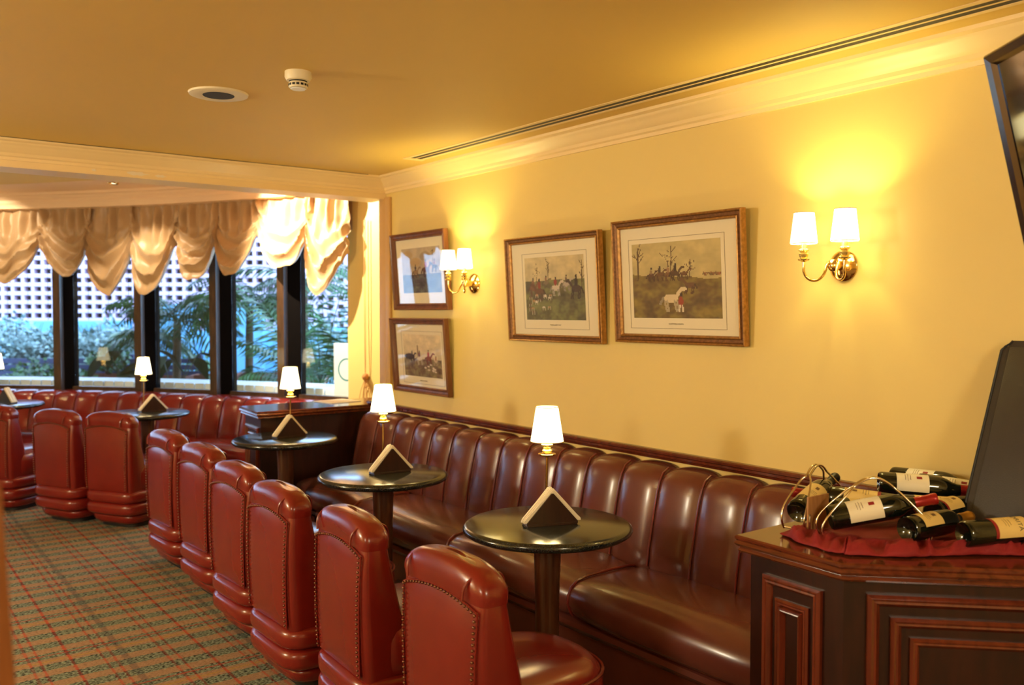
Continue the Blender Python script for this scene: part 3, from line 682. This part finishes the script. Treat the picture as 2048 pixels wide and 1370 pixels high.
        for k in range(10): blob(rnd.uniform(.5, .95), rnd.uniform(.12, .3), .03, .018, (226, 206, 186))
    return px
def picture(label, x0, x1, z0, h_, kind, fwid, mats, inset, pr, tilt=.035, line_=True):
    """x0 > x1: left edge in view is x0. local frame: X right along the picture (world -x), Z up, Y out of the wall (local -Y is +y)"""
    w_ = x0 - x1
    t = thing('framed_print', label, 'picture', ((x0 + x1) / 2, .006, z0)); t.rotation_euler = (math.asin(tilt / h_), 0, pi)
    # with rz=pi: local x -> world -x, local y -> world -y ; so outward is local -y
    prof = [(0, 0), (0, -.030), (.12, -.034), (.22, -.030), (.34, -.020), (.62, -.016), (.74, -.021), (.86, -.023), (1, -.014), (1, 0)]
    c = [(-w_ / 2, 0, 1, 1), (w_ / 2, 0, -1, 1), (w_ / 2, h_, -1, -1), (-w_ / 2, h_, 1, -1)]
    fr = thing_part = None
    for i in range(4):
        q = MB(); A, B = c[i], c[(i + 1) % 4]
        vs = [[(k[0] + k[2] * fwid * s_, y, k[1] + k[3] * fwid * s_) for s_, y in prof] for k in (A, B)]
        n = len(prof); q.v = vs[0] + vs[1]
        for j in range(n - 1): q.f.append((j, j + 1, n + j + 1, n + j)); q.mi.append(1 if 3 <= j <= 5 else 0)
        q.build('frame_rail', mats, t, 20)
    fi = fwid * .98
    MB().box(-w_ / 2 + fi, w_ / 2 - fi, -.006, -.002, fi, h_ - fi).build('mount_card', MMAT, t, 0)
    a, b_, cc_, dd_ = pr      # print rectangle as fractions (left, right, bottom, top)
    X0, X1, Z0, Z1 = -w_ / 2 + a * w_, -w_ / 2 + b_ * w_, cc_ * h_, dd_ * h_
    NW, NH = 100, 74; px = paint(kind, NW, NH); m = MB()
    m.grid([[(X0 + (X1 - X0) * i / NW, -.0066, Z0 + (Z1 - Z0) * j / NH) for i in range(NW + 1)] for j in range(NH + 1)])
    o = m.build('print', MPRINT, t, 0, fix=False); ca = o.data.color_attributes.new('Col', 'FLOAT_COLOR', 'CORNER'); buf = []
    for j in range(NH):
        for i in range(NW): buf += (list(lin([max(0, min(255, v)) for v in px[j][i]])) + [1]) * 4
    ca.data.foreach_set('color', buf)
    if line_:
        q = MB(); g = .022; e = .0016; LX0, LX1, LZ0, LZ1 = X0 - g, X1 + g, Z0 - g * 2.2, Z1 + g
        for bx0, bx1, bz0, bz1 in ((LX0, LX1, LZ0, LZ0 + e), (LX0, LX1, LZ1 - e, LZ1), (LX0, LX0 + e, LZ0, LZ1), (LX1 - e, LX1, LZ0, LZ1)): q.box(bx0, bx1, -.0068, -.006, bz0, bz1)
        q.build('ruled_border', MINK, t, 0)
        # handwritten caption too small to read: a run of pen strokes
        q = MB(); rnd = random.Random(kind); cx = (X0 + X1) / 2; pts = []
        for k in range(70): pts.append((cx - .045 + .09 * k / 70, -.0069, Z0 - g * 1.2 + .0025 * sin(k * 1.9) + rnd.uniform(-.0015, .002)))
        q.tube(pts, .0005, 4).build('pen_caption', MINK, t, 0)
    MB().box(-w_ / 2 + fi, w_ / 2 - fi, -.0115, -.0095, fi, h_ - fi).build('glazing', MPG, t, 0)
    return t
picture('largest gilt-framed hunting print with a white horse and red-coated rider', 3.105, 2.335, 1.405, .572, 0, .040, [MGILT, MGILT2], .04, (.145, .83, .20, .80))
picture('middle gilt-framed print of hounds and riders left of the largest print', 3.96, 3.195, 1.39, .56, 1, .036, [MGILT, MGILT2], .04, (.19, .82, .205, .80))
picture('upper of two small brown-framed prints beside the left sconce', 5.255, 4.58, 1.56, .50, 2, .042, [MFWD, MFWD], .04, (.16, .86, .22, .80), line_=False)
picture('lower of two small brown-framed prints above the banquette end', 5.262, 4.575, 1.02, .488, 3, .042, [MFWD, MFWD], .04, (.19, .86, .22, .78))

# ------------------------------------------------------------------ television and charcoal board
A0 = Vector((1.056, .706, 2.195)); B0 = Vector((1.013, .594, 1.706)); ex = Vector((-.775, .632, 0)).normalized(); ez = (A0 - B0).normalized(); ey = ez.cross(ex).normalized()
if ey.dot(Vector((.6, .8, 0))) > 0: ey = -ey
# local: X from the far edge towards the camera, Z up the screen, -Y out of the screen
tv = thing('television', 'flat television with bronze bezel tilted down at upper right', 'television')
ez = ex.cross(ey) if ex.cross(ey).z > 0 else -ex.cross(ey)
Mt = Matrix((( ex.x, ey.x, ez.x, B0.x), (ex.y, ey.y, ez.y, B0.y), (ex.z, ey.z, ez.z, B0.z), (0, 0, 0, 1)))
tv.matrix_world = Mt
TW, TH = .86, .502
MB().box(0, TW, .012, .055, 0, TH, .006).build('housing', MTVF, tv)
c = [(0, 0, 1, 1), (TW, 0, -1, 1), (TW, TH, -1, -1), (0, TH, 1, -1)]; PR = [(0, .012), (0, -.004), (.15, -.010), (.7, -.006), (1, .004), (1, .012)]
for i in range(4):
    MB().loft([[(k[0] + k[2] * .034 * s_, y, k[1] + k[3] * .034 * s_) for s_, y in PR] for k in (c[i], c[(i + 1) % 4])]).build('bezel', MTVF, tv, 25)
MB().box(.03, TW - .03, .004, .012, .03, TH - .03).build('screen', MSCR, tv, 0)
Ct = Mt @ Vector((TW / 2, .05, TH / 2)); mi = Mt.inverted()
pts = [mi @ p_ for p_ in (Ct, Ct + Vector((-.05, -.07, .05)), Vector((Ct.x - .05, Ct.y - .07, CEIL - .02)), Vector((Ct.x - .05, Ct.y - .07, CEIL)))]
MB().tube(pts, .022, 12).build('ceiling_pole', MTVF, tv)

bd = thing('charcoal_board', 'dark charcoal board leaning on the wall behind the bottles', 'board', (1.315, .30, .887))
bd.rotation_euler = (-math.atan2(.265, .565), 0, pi)   # leans back towards the wall
H_ = .624
outl = [(0, 0), (0, H_ - .034), (.004, H_ - .026), (.012, H_ - .023), (.022, H_ - .020), (.028, H_ - .010), (.032, H_), (.46, H_), (.46, 0)]
MB().loft([[(x, y, z) for x, z in outl] for y in (-.012, .012)]).build('panel', MPANEL, bd, 20)
MB().box(.030, .44, -.020, -.010, 0, H_ - .024, .004).build('raised_face', MPANEL, bd)
MB().tube([(.004, -.013, .0), (.004, -.013, H_ - .036), (.014, -.013, H_ - .021), (.026, -.013, H_ - .012), (.033, -.013, H_ - .001)], .0035, 6).build('edge_strip', MDARK, bd)

# ------------------------------------------------------------------ bottles on crimson cloth
cl = MB(); P = []
edge_f = [(1.60, .80), (1.50, .842), (1.39, .853), (1.345, .835), (1.245, .735), (1.185, .63), (1.14, .555), (1.05, .45), (.97, .36)]
def along(E_, q):
    q *= len(E_) - 1; i = min(int(q), len(E_) - 2); f_ = q - i; return (E_[i][0] * (1 - f_) + E_[i + 1][0] * f_, E_[i][1] * (1 - f_) + E_[i + 1][1] * f_)
edge_b = [(1.655, .50), (1.64, .40), (1.60, .34), (1.52, .32), (1.44, .30), (1.36, .27), (1.28, .24), (1.16, .20), (1.0, .15)]
nu, nv = 90, 44
for i in range(nv + 1):
    v = i / nv; row = []
    for j in range(nu + 1):
        u = j / nu; a, b_ = along(edge_f, u), along(edge_b, u); wob = .028 * noise.noise((u * 9, 0, 1)) * (1 - v)
        x = a[0] * (1 - v) + b_[0] * v + wob * .7; y = a[1] * (1 - v) + b_[1] * v + wob
        n = noise.noise((x * 9, y * 9, 2)); n2 = abs(noise.noise((x * 16 + y * 9, y * 12, 5))); ed = min(1, v * 6, (1 - v) * 6, u * 14 + .1)
        rid = (1 - abs(noise.noise((u * 17 + v * 3, v * 4.5 - u * 3, 7))) * 3.0); z = .8875 + (.004 + .010 * max(0, n + .25) + (.020 * n2 + .036 * max(0, rid) ** 1.4) * max(0, 1 - v * 2.6)) * min(1, v * 14 + .05, (1 - v) * 6, u * 14 + .1) + .0008
        row.append((x, y, z))
    P.append(row)
cl.grid(P); o = tag(cl.build('table_cloth', MCLOTH, None, 80, fix=False), 'crumpled crimson cloth under the wine bottles on the corner cabinet', 'cloth')
sm = o.modifiers.new('thick', 'SOLIDIFY'); sm.thickness = .002; sm.offset = 1

def bottle(base, tip, label, lab=MLW, cap=MCAP, band=None, roll=0, lz=(.05, .145), arc=75, text=None):
    base, tip = Vector(base), Vector(tip); ax = (tip - base).normalized()
    side = (zz * 1.0 + Vector((-.35, .75, 0)) * .9); side -= ax * side.dot(ax); side.normalize()
    side = Matrix.Rotation(rad(roll), 3, ax) @ side
    yv = side; xv = yv.cross(ax)
    t = thing('wine_bottle', label, 'bottle', group='wine bottles lying on the crimson cloth')
    t.matrix_world = Matrix(((xv.x, yv.x, ax.x, base.x), (xv.y, yv.y, ax.y, base.y), (xv.z, yv.z, ax.z, base.z), (0, 0, 0, 1)))
    R = .0365
    MB().lathe([(.012, .012), (.026, .004), (.032, 0), (R - .001, .004), (R, .012), (R, .17), (R - .002, .186), (.030, .20), (.022, .214), (.0165, .228), (.0145, .245), (.014, .288)], 36, cap0=True).build('glass_body', MBOT, t, 45)
    c_ = MB().lathe([(.0152, .236), (.0152, .286), (.0168, .288), (.0168, .297), (.0155, .302), (.001, .302)], 28, cap0=False).build('capsule', cap, t, 45)
    def patch(z0, z1, a0, a1, r, m_, nm, par=t):
        n = 20; q = MB(); q.grid([[(r * sin(rad(a0 + (a1 - a0) * i / n)), r * cos(rad(a0 + (a1 - a0) * i / n)), z) for i in range(n + 1)] for z in (z0, z1)]); return q.build(nm, m_, par, 60)
    lo = patch(lz[0], lz[1], -arc, arc, R + .0004, lab, 'paper_label')
    if band: patch(lz[0] - .010, lz[0], -arc, arc, R + .0005, band, 'label_band', lo)
    # small printed crest and lines
    q = MB(); zc = lz[0] + (lz[1] - lz[0]) * .7
    for zl, hw, th in ((.42, 16, .0016), (.34, 22, .0012), (.26, 18, .0012)):
        z = lz[0] + (lz[1] - lz[0]) * zl; n = 8
        q.grid([[((R + .0007) * sin(rad(-hw + 2 * hw * i / n)), (R + .0007) * cos(rad(-hw + 2 * hw * i / n)), zq) for i in range(n + 1)] for zq in (z, z + th)])
    q.build('printed_lines', MINK, lo, 0)
    if text:
        cu = bpy.data.curves.new('label_text', 'FONT'); cu.body = text; cu.size = .019; cu.align_x = 'CENTER'; cu.align_y = 'CENTER'
        to = bpy.data.objects.new('tmp_text', cu); COL.objects.link(to); bpy.context.view_layer.update()
        me = bpy.data.meshes.new_from_object(to); bpy.data.objects.remove(to)
        for v in me.vertices:     # wrap the line of letters round the bottle, letters facing out
            a = v.co.x / R; zc_ = zc + v.co.y; v.co = Vector(((R + .0009) * sin(-a), (R + .0009) * cos(a), zc_))
        me.materials.append(mat('label_ink', (.03, .02, .015), .7)); oo = bpy.data.objects.new('label_lettering', me); COL.objects.link(oo); oo.parent = lo
    else:
        patch(zc - .008, zc + .008, -8, 8, R + .0007, MLR if lab is MLW else MINK, 'label_crest', lo)
    return t
def bt(base, d_, *a, **k):
    b_ = Vector(base); return bottle(b_, b_ + Vector(d_), *a, **k)
bt((1.478, .735, .952), (-.19, -.20, .060), 'dark wine bottle with white label lying in the front wire cradle', MLW, MCAP, roll=10)
bt((1.600, .715, .945), (.055, -.27, .06), 'wine bottle pointing away in the left wire cradle', MLY, MCAPD, None, 20)
bt((1.435, .46, .958), (.19, .10, .012), 'wine bottle with yellow label and neck towards the left cradle', MLY, MCAP, MLR, 15)
bt((1.548, .36, 1.000), (-.20, -.155, -.010), 'wine bottle with white label and red capsule on top of the pile', MLW, MCAP, roll=0)
bt((1.645, .105, .975), (-.19, -.012, .006), 'rearmost wine bottle against the wall, white label up', MLW, MCAP, roll=0, lz=(.06, .15))
bt((1.50, .205, .985), (-.20, -.07, -.012), 'wine bottle with white label running behind the charcoal board', MLW, MCAP, roll=0, lz=(.07, .165))
bt((1.33, .30, .945), (.17, .15, .004), 'wine bottle with red-banded ivory label in the middle of the pile', MLY, MCAP, MLR, 10, (.02, .12))
bt((1.345, .40, .944), (-.01, -.20, .004), 'wine bottle seen base-on with small ivory label under the red capsule', MLY, MCAPG, MLR, 0, (.03, .11), 55)
bt((1.293, .645, .942), (-.03, -.30, .0), 'wine bottle with its round base towards the viewer and gold neck', MLY, MCAPG, None, 5, (.035, .12), 50)
bt((1.172, .575, .942), (-.115, -.25, .004), 'rightmost wine bottle with red-banded ivory label, base forward', MLY, MCAP, MLR, 5, (.085, .185), 70, 'ORITA')
bt((1.56, .60, .943), (-.15, -.25, .002), 'wine bottle half hidden behind the front cradle bottle', MLY, MCAP, None, 10)

# wire cradles
def cradle(label, loc, rz, s_=1.0, tagged=False):
    t = thing('wire_bottle_cradle', label, 'bottle rack', loc, rz, 'wire bottle cradles')
    for y in (-.006, .006):
        pts = [(-.13, y * 6, .0), (-.145, y * 6, .03), (-.13, y * 6, .07), (-.07, y * 3, .135)] + [(-.07 + .15 * k / 8, y, .135 + .045 * sin(pi * k / 8)) for k in range(1, 8)] + [(.09, y * 3, .125), (.14, y * 6, .07), (.155, y * 6, .03), (.15, y * 6, .004)]
        sp = []
        for i in range(len(pts) - 1):
            p0, p1, p2, p3 = (Vector(pts[max(0, min(len(pts) - 1, i + k))]) for k in (-1, 0, 1, 2))
            for q in (0, .25, .5, .75): sp.append(.5 * ((2 * p1) + (p2 - p0) * q + (2 * p0 - 5 * p1 + 4 * p2 - p3) * q * q + (3 * p1 - p0 - 3 * p2 + p3) * q ** 3))
        sp.append(Vector(pts[-1])); MB().tube([p_ * s_ for p_ in sp], .0032, 8).build('hoop', MCHROME, t, 60)
    MB().tube([(.15 * s_, -.036, .004), (.152 * s_, .0, .003), (.15 * s_, .036, .004)], .0032, 8).build('foot_bar', MCHROME, t)
    MB().tube([(-.13 * s_, -.036, .003), (-.132 * s_, .0, .003), (-.13 * s_, .036, .003)], .0032, 8).build('foot_bar', MCHROME, t)
    if tagged:
        pass
    return t
cradle('arched wire bottle cradle holding the front wine bottle', (1.395, .655, .893), math.atan2(-.20, -.19))
cradle('arched wire bottle cradle seen end-on at the left of the pile', (1.615, .60, .893), math.atan2(-.26, .035))
wt = thing('wooden_tag', 'plain flat wooden tag standing beside the left bottle cradle', 'wooden tag', (1.542, .697, .898), rad(-90))
MB().box(-.052, .052, -.003, .003, 0, .105, .0015).build('board', MTAG, wt); MB().tube([(-.046, -.004, -.004), (-.047, -.005, .02), (-.048, -.004, .055)], .0028, 6).build('wire_clip', MCHROME, wt)

# ------------------------------------------------------------------ near left: a slim leaning wooden post
dj = thing('wooden_post', 'orange-brown wooden post at the lower left edge, close to the viewer', 'post', (.981, 2.827, 0)); dj.rotation_euler = (0, 0, rad(-37))
m = MB(); m.loft([[(x, y + sh, z) for x, y in ((-.02, .004), (-.016, 0), (.016, 0), (.02, .004), (.02, .056), (.016, .06), (-.016, .06), (-.02, .056))] for z, sh in ((0, 0), (1.37, .0721))]); m.build('shaft', MJAMB, dj, 0)
MB().box(-.019, .019, .0745, .131, 1.368, 1.376, .003).build('cap', MJAMB, dj); MB().box(-.05, .05, -.03, .09, 0, .02, .004).build('foot', MJAMB, dj)

# ------------------------------------------------------------------ chandeliers out of view: one mirrored in a print, two added for fill
def chandelier(loc, W_, label):
    t = thing('chandelier', label, 'chandelier', loc)
    MB().lathe([(.01, .0), (.03, .02), (.035, .06), (.015, .10), (.025, .14), (.01, .18)], 20).build('body', MBRASS, t)
    MB().tube([(0, 0, .15), (0, 0, CEIL - loc[2])], .006, 8).build('rod', MBRASS, t)
    for k in range(6):
        a = k * pi / 3; c_, s_ = cos(a), sin(a)
        ar = MB().tube([(.02 * c_, .02 * s_, .06), (.10 * c_, .10 * s_, .0), (.2 * c_, .2 * s_, .0), (.24 * c_, .24 * s_, .05)], .005, 8).build('arm', MBRASS, t)
        MB().lathe([(.01, .05), (.012, .09)], 12, (.24 * c_, .24 * s_, 0)).build('candle', MPLAS, ar); MB().sphere((.24 * c_, .24 * s_, .11), .02, 6, 1.4).build('bulb', MBULB, ar)
    light('chandelier_light', 'POINT', (0, 0, -.06), W_, WARM, .22, t)
chandelier((1.3, 4.6, 2.0), 62, 'brass chandelier out of view on the aisle side')
chandelier((-1.3, 2.2, 2.05), 70, 'added brass fill-light chandelier out of view behind the viewer')  # extra lamp added for general fill light
chandelier((4.6, 5.0, 2.0), 150, 'added brass fill-light chandelier out of view at the far aisle')  # extra lamp added to brighten the left-hand chairs

# ------------------------------------------------------------------ garden outside
def gp(px, d_, z): return Vector((0, 3, 0)) + fh * d_ + rt * ((px - 1024) * d_ / 1771) + zz * z   # layout helper in the garden's own straight axes
struct(MB().box(5, 24, -16, 14, -.12, -.02, M=None).build('ground_outside', MPAVE, smooth=0))
gy = math.atan2(rt.y, rt.x)
# perforated brick wall
W0 = gp(-260, 15, 0); bw = thing('perforated_brick_wall', 'pale pink perforated brick wall beyond the garden', 'wall', W0, gy)
br = MB().box(0, .33, -.06, .06, 0, .068, .006, seg=1).build('brick', MBRK, bw, 0); hd = MB().box(0, .055, -.06, .06, 0, .078, .006, seg=1).build('brick', MBRK, bw, 0)
first = {0: br, 1: hd}; cnt = 0; stf = MB()
for c_ in range(15):
    z = 1.22 + c_ * .149
    for k in range(24):
        vis = c_ in range(1, 9) and 4 <= k <= 15
        for typ in (0, 1, 2):
            x = k * .34 + (0 if typ == 0 else (typ - 1) * .17 + .05); zz_ = z if typ == 0 else z + .0695
            if vis and cnt < 288:
                src = br if typ == 0 else hd
                if first.get(min(typ, 1)): o = first.pop(min(typ, 1))
                else: o = src.copy(); COL.objects.link(o); o.parent = bw
                o.location = (x, 0, zz_); cnt += 1
            else:
                L, hh = (.33, .068) if typ == 0 else (.055, .078); stf.box(x, x + L, -.06, .06, zz_, zz_ + hh)
tag(stf.build('more_bricks', MBRK, bw, 0), kind='stuff')
MB().box(-.2, 8.5, -.15, .15, 0, 1.22, .01).build('footing', MBLUE, bw, 0)
MB().box(-.2, 8.5, .5, .6, 0, 3.6).build('hole_shade_sheet', MHOLE, bw, 0)  # dark sheet added behind the bricks so the holes look shaded
# pale blue rendered panels in front
W1 = gp(-300, 14, 0); gwl = thing('garden_wall', 'pale blue rendered garden wall behind the plants', 'wall', W1, gy)
for a, b_, h_ in ((0, 4.45, 1.40), (4.55, 5.45, 1.66), (5.62, 6.55, 1.66), (6.7, 8.2, 1.3)): MB().box(a, b_, -.06, .06, 0, h_, .015).build('panel', MBLUE, gwl, 0)
# slatted fence
W2 = gp(-200, 12.3, 0); fn = thing('slatted_fence', 'low slate-blue slatted fence behind the shrubs', 'fence', W2, gy)
sl = None
for k in range(9):
    o = sl.copy() if sl else MB().box(0, 4.2, -.012, .012, 0, .07, .004).build('slat', MSLAT, fn, 0)
    if sl: COL.objects.link(o)
    sl = o; o.parent = fn; o.location = (0, 0, .12 + k * .088)
for x in (.05, 1.1, 2.15, 3.2, 4.15): MB().box(x - .03, x + .03, .012, .06, 0, .95, .005).build('post', MSLAT, fn, 0)
# terracotta planters
for i, (px_, d_, w_) in enumerate(((215, 12.0, .55), (330, 11.6, .6), (430, 11.9, .55), (520, 12.2, .6), (610, 11.8, .55))):
    p = gp(px_, d_, 0); pt = thing('terracotta_planter', 'terracotta trough planter outside, number %s from the left window post' % ('one two three four five'.split()[i]), 'planter', p, gy)
    pt['label'] = ['terracotta trough beyond the second window pane', 'terracotta trough behind the third window post', 'terracotta trough behind the dark fourth post', 'terracotta trough beyond the narrow palm pane', 'terracotta trough beyond the rightmost pane'][i]
    MB().loft([[(sx * w_ / 2 * k, sy * .14 * k, z) for sx, sy in ((-1, -1), (1, -1), (1, 1), (-1, 1))] for k, z in ((.86, 0), (1, .62), (1.05, .62), (1.05, .70), (.96, .70), (.95, .65))]).build('trough', MTERRA, pt, 0)
    MB().box(-w_ * .46, w_ * .46, -.125, .125, .62, .655).build('soil', MTRUNK, pt, 0)
# white ledge outside the windows
led = thing('white_ledge', 'white slatted ledge just outside the bay window', 'ledge', pol(-55, 9.5)); lx, ly, _ = pol(-55, 9.5)
for i in range(44):
    t = -68 + i * .72; b_ = MB(); b_.loft([[(pol(tq, r)[0] - lx, pol(tq, r)[1] - ly, z) for tq, r in ((t, 9.32), (t + .62, 9.32), (t + .62, 9.75), (t, 9.75))] for z in (.74, .85)]); b_.build('slat', MWHITE, led, 0)
b_ = MB(); b_.loft([[(pol(-68.2 + 32 * i / 30, r)[0] - lx, pol(-68.2 + 32 * i / 30, r)[1] - ly, z) for r, z in ((9.36, 0), (9.70, 0), (9.70, .74), (9.36, .74))] for i in range(31)]); b_.build('support', MWHITE, led, 0)
# sign board with a teal ring
p = pol(-66.75, 9.26, .77); sg = thing('sign_board', 'white upright sign board with a teal ring outside the rightmost pane', 'sign', pol(-67.35, 9.22, .77), rad(-67.35 + 90 + 180))
MB().box(-.15, .15, -.012, .012, 0, .50, .003).build('board', MWHITE, sg, 0)
ring = MB(); ring.loft([[((r) * cos(a * pi / 24), y, .27 + r * sin(a * pi / 24)) for r, y in ((.088, -.0), (.088, -.0135), (.10, -.0135), (.10, 0))] for a in range(49)], False, False); ring.build('ring', MTEAL, sg, 30)

def frond(m, o, yawa, L, lift, droop, nl=16, ll=.34, wd=.022, rnd=random):
    """one palm frond: arched rachis with paired leaflets"""
    d_ = Vector((cos(yawa), sin(yawa), 0)); side = Vector((-d_.y, d_.x, 0)); pts = []
    for i in range(nl + 1):
        s_ = i / nl; pts.append(Vector(o) + d_ * L * s_ * (1 - .12 * s_) + zz * (L * (lift * s_ - droop * s_ * s_)))
    m.tube(pts, [.009 * (1 - .8 * i / nl) for i in range(nl + 1)], 5)
    for i in range(2, nl + 1):
        t_ = (pts[i] - pts[i - 1]).normalized(); s_ = i / nl; l_ = ll * sin(pi * min(.97, .18 + s_ * .82)) ** .7
        for sg_ in (-1, 1):
            v = (side * sg_ * .8 + t_ * .65 - zz * (.25 + .3 * rnd.random())).normalized(); nrm = v.cross(t_).normalized(); wv = v.cross(nrm).normalized() * wd
            b_ = pts[i]; mid = b_ + v * l_ * .5; tip = b_ + v * l_ - zz * l_ * .16
            m.add([b_, mid + wv * .5, tip, mid - wv * .5], [(0, 1, 2, 3)])
def palm(loc, h_, nf, L, label, seed, lift=.75, droop=.75, m_=MLEAF1, ll=.36):
    rnd = random.Random(seed); t = thing('palm_plant', label, 'palm', loc)
    MB().tube([(0, 0, 0), (.02, .01, h_ * .5), (0, 0, h_)], [.06, .05, .045], 10).build('trunk', MTRUNK, t)
    for k in range(nf):
        m = MB(); frond(m, (0, 0, h_ - .03), 2 * pi * k / nf + rnd.uniform(-.25, .25), L * rnd.uniform(.8, 1.15), lift * rnd.uniform(.4, 1.35), droop * rnd.uniform(.7, 1.2), 18, ll, .03, rnd); m.build('frond', m_, t, 0, fix=False)
palm(gp(355, 10.9, 0), 1.45, 18, 1.0, 'feathery palm seen through the third pane, under the pointed swag', 3)
palm(gp(410, 10.6, 0), .35, 11, .8, 'low palm with pale drooping fronds at the third pane', 8, .9, .6)
palm(gp(500, 11.0, 0), 1.6, 20, 1.1, 'tall palm seen through the fourth pane', 5, .8, .9)
palm(gp(545, 10.4, 0), .5, 10, .8, 'low palm at the foot of the fourth pane', 12, 1.0, .7)
palm(gp(640, 9.9, 0), .75, 20, 1.05, 'upright palm with long blades at the rightmost pane', 6, 1.25, .5, MLEAF1, .42)
palm(gp(610, 11.5, 0), 1.9, 12, 1.0, 'tall palm behind the dark fourth window post', 16, .7, .9)
palm(gp(300, 11.4, 0), 1.2, 10, .8, 'palm partly hidden by the second window post', 19, .7, .8)
def shrub(loc, r, h_, n, label, seed, m_=MLEAF2, sz=.075):
    rnd = random.Random(seed); t = thing('shrub', label, 'shrub', loc); m = MB()
    for k in range(7):
        a = rnd.uniform(0, 6.3); m.tube([(0, 0, 0), (r * .3 * cos(a), r * .3 * sin(a), h_ * .45), (r * .7 * cos(a), r * .7 * sin(a), h_ * .9)], [.012, .008, .003], 5)
    m.build('stems', MTRUNK, t); f = MB()
    for k in range(n):
        a, q, zc = rnd.uniform(0, 6.3), rnd.random() ** .5, rnd.random()
        c_ = Vector((r * q * cos(a), r * q * sin(a), h_ * (.25 + .75 * zc * (1 - .35 * q)))); v = Vector((rnd.gauss(0, 1), rnd.gauss(0, 1), rnd.gauss(0, .6))).normalized(); u = v.orthogonal().normalized() * sz * .45; L = v * sz * rnd.uniform(.7, 1.4)
        f.add([c_, c_ + L * .5 + u, c_ + L, c_ + L * .5 - u], [(0, 1, 2, 3)])
    o = f.build('foliage', m_, t, 0, fix=False); o['kind'] = 'stuff'
shrub(gp(25, 12.95, 0), .6, 1.55, 3200, 'pale grey-green shrub beyond the leftmost pane', 1)
shrub(gp(125, 13.05, 0), .45, 1.45, 2200, 'thin pale shrub left of the first window post', 2)
shrub(gp(220, 13.0, 0), .6, 1.5, 2800, 'pale blue-green shrub beyond the second pane', 4)
shrub(gp(70, 11.7, 0), .35, .98, 900, 'dark low shrub in front of the slatted fence', 9, MLEAF1, .07)
shrub(gp(215, 12.0, .65), .26, .42, 350, 'small dark shrub in the terracotta trough', 10, MLEAF1, .07)
shrub(gp(150, 11.6, 0), .3, .85, 600, 'dark leafy shrub by the first window post, before the fence', 21, MLEAF1, .08)
shrub(gp(395, 12.9, 0), .5, 1.0, 700, 'dark shrub behind the third pane palms', 14, MLEAF1, .08)
shrub(gp(680, 12.6, 0), .7, 1.75, 1000, 'bushy shrub behind the white sign board', 15, MLEAF2, .08)
def broad(loc, label, seed, n=7, sz=.34):
    rnd = random.Random(seed); t = thing('broad_leaf_plant', label, 'plant', loc)
    MB().lathe([(.10, 0), (.14, .24), (.15, .26), (.13, .26), (.12, .22)], 20).build('pot', MTERRA, t)
    for k in range(n):
        a = 2 * pi * k / n + rnd.uniform(-.3, .3); h_ = rnd.uniform(.55, 1.1); d_ = Vector((cos(a), sin(a), 0)); side = Vector((-d_.y, d_.x, 0)); e = d_ * .28 + zz * h_
        MB().tube([(0, 0, .2), d_ * .1 + zz * h_ * .7, e], .007, 5).build('stalk', MLEAF3, t)
        L = sz * rnd.uniform(.8, 1.2); P = []
        for i in range(9):
            s_ = i / 8; wd = .34 * L * sin(pi * s_ ** .75) + .002; c_ = e + d_ * L * s_ - zz * L * (.15 * s_ + .75 * s_ * s_)
            P.append([c_ - side * wd + zz * wd * .3, c_, c_ + side * wd + zz * wd * .3])
        MB().grid(P).build('leaf', MLEAF3, t, 60, fix=False)
broad(gp(262, 10.4, 0), 'dark broad-leaved plant left of the second window post', 2)
broad(gp(345, 10.2, 0), 'dark broad-leaved plant right of the second window post', 5, 8, .4)
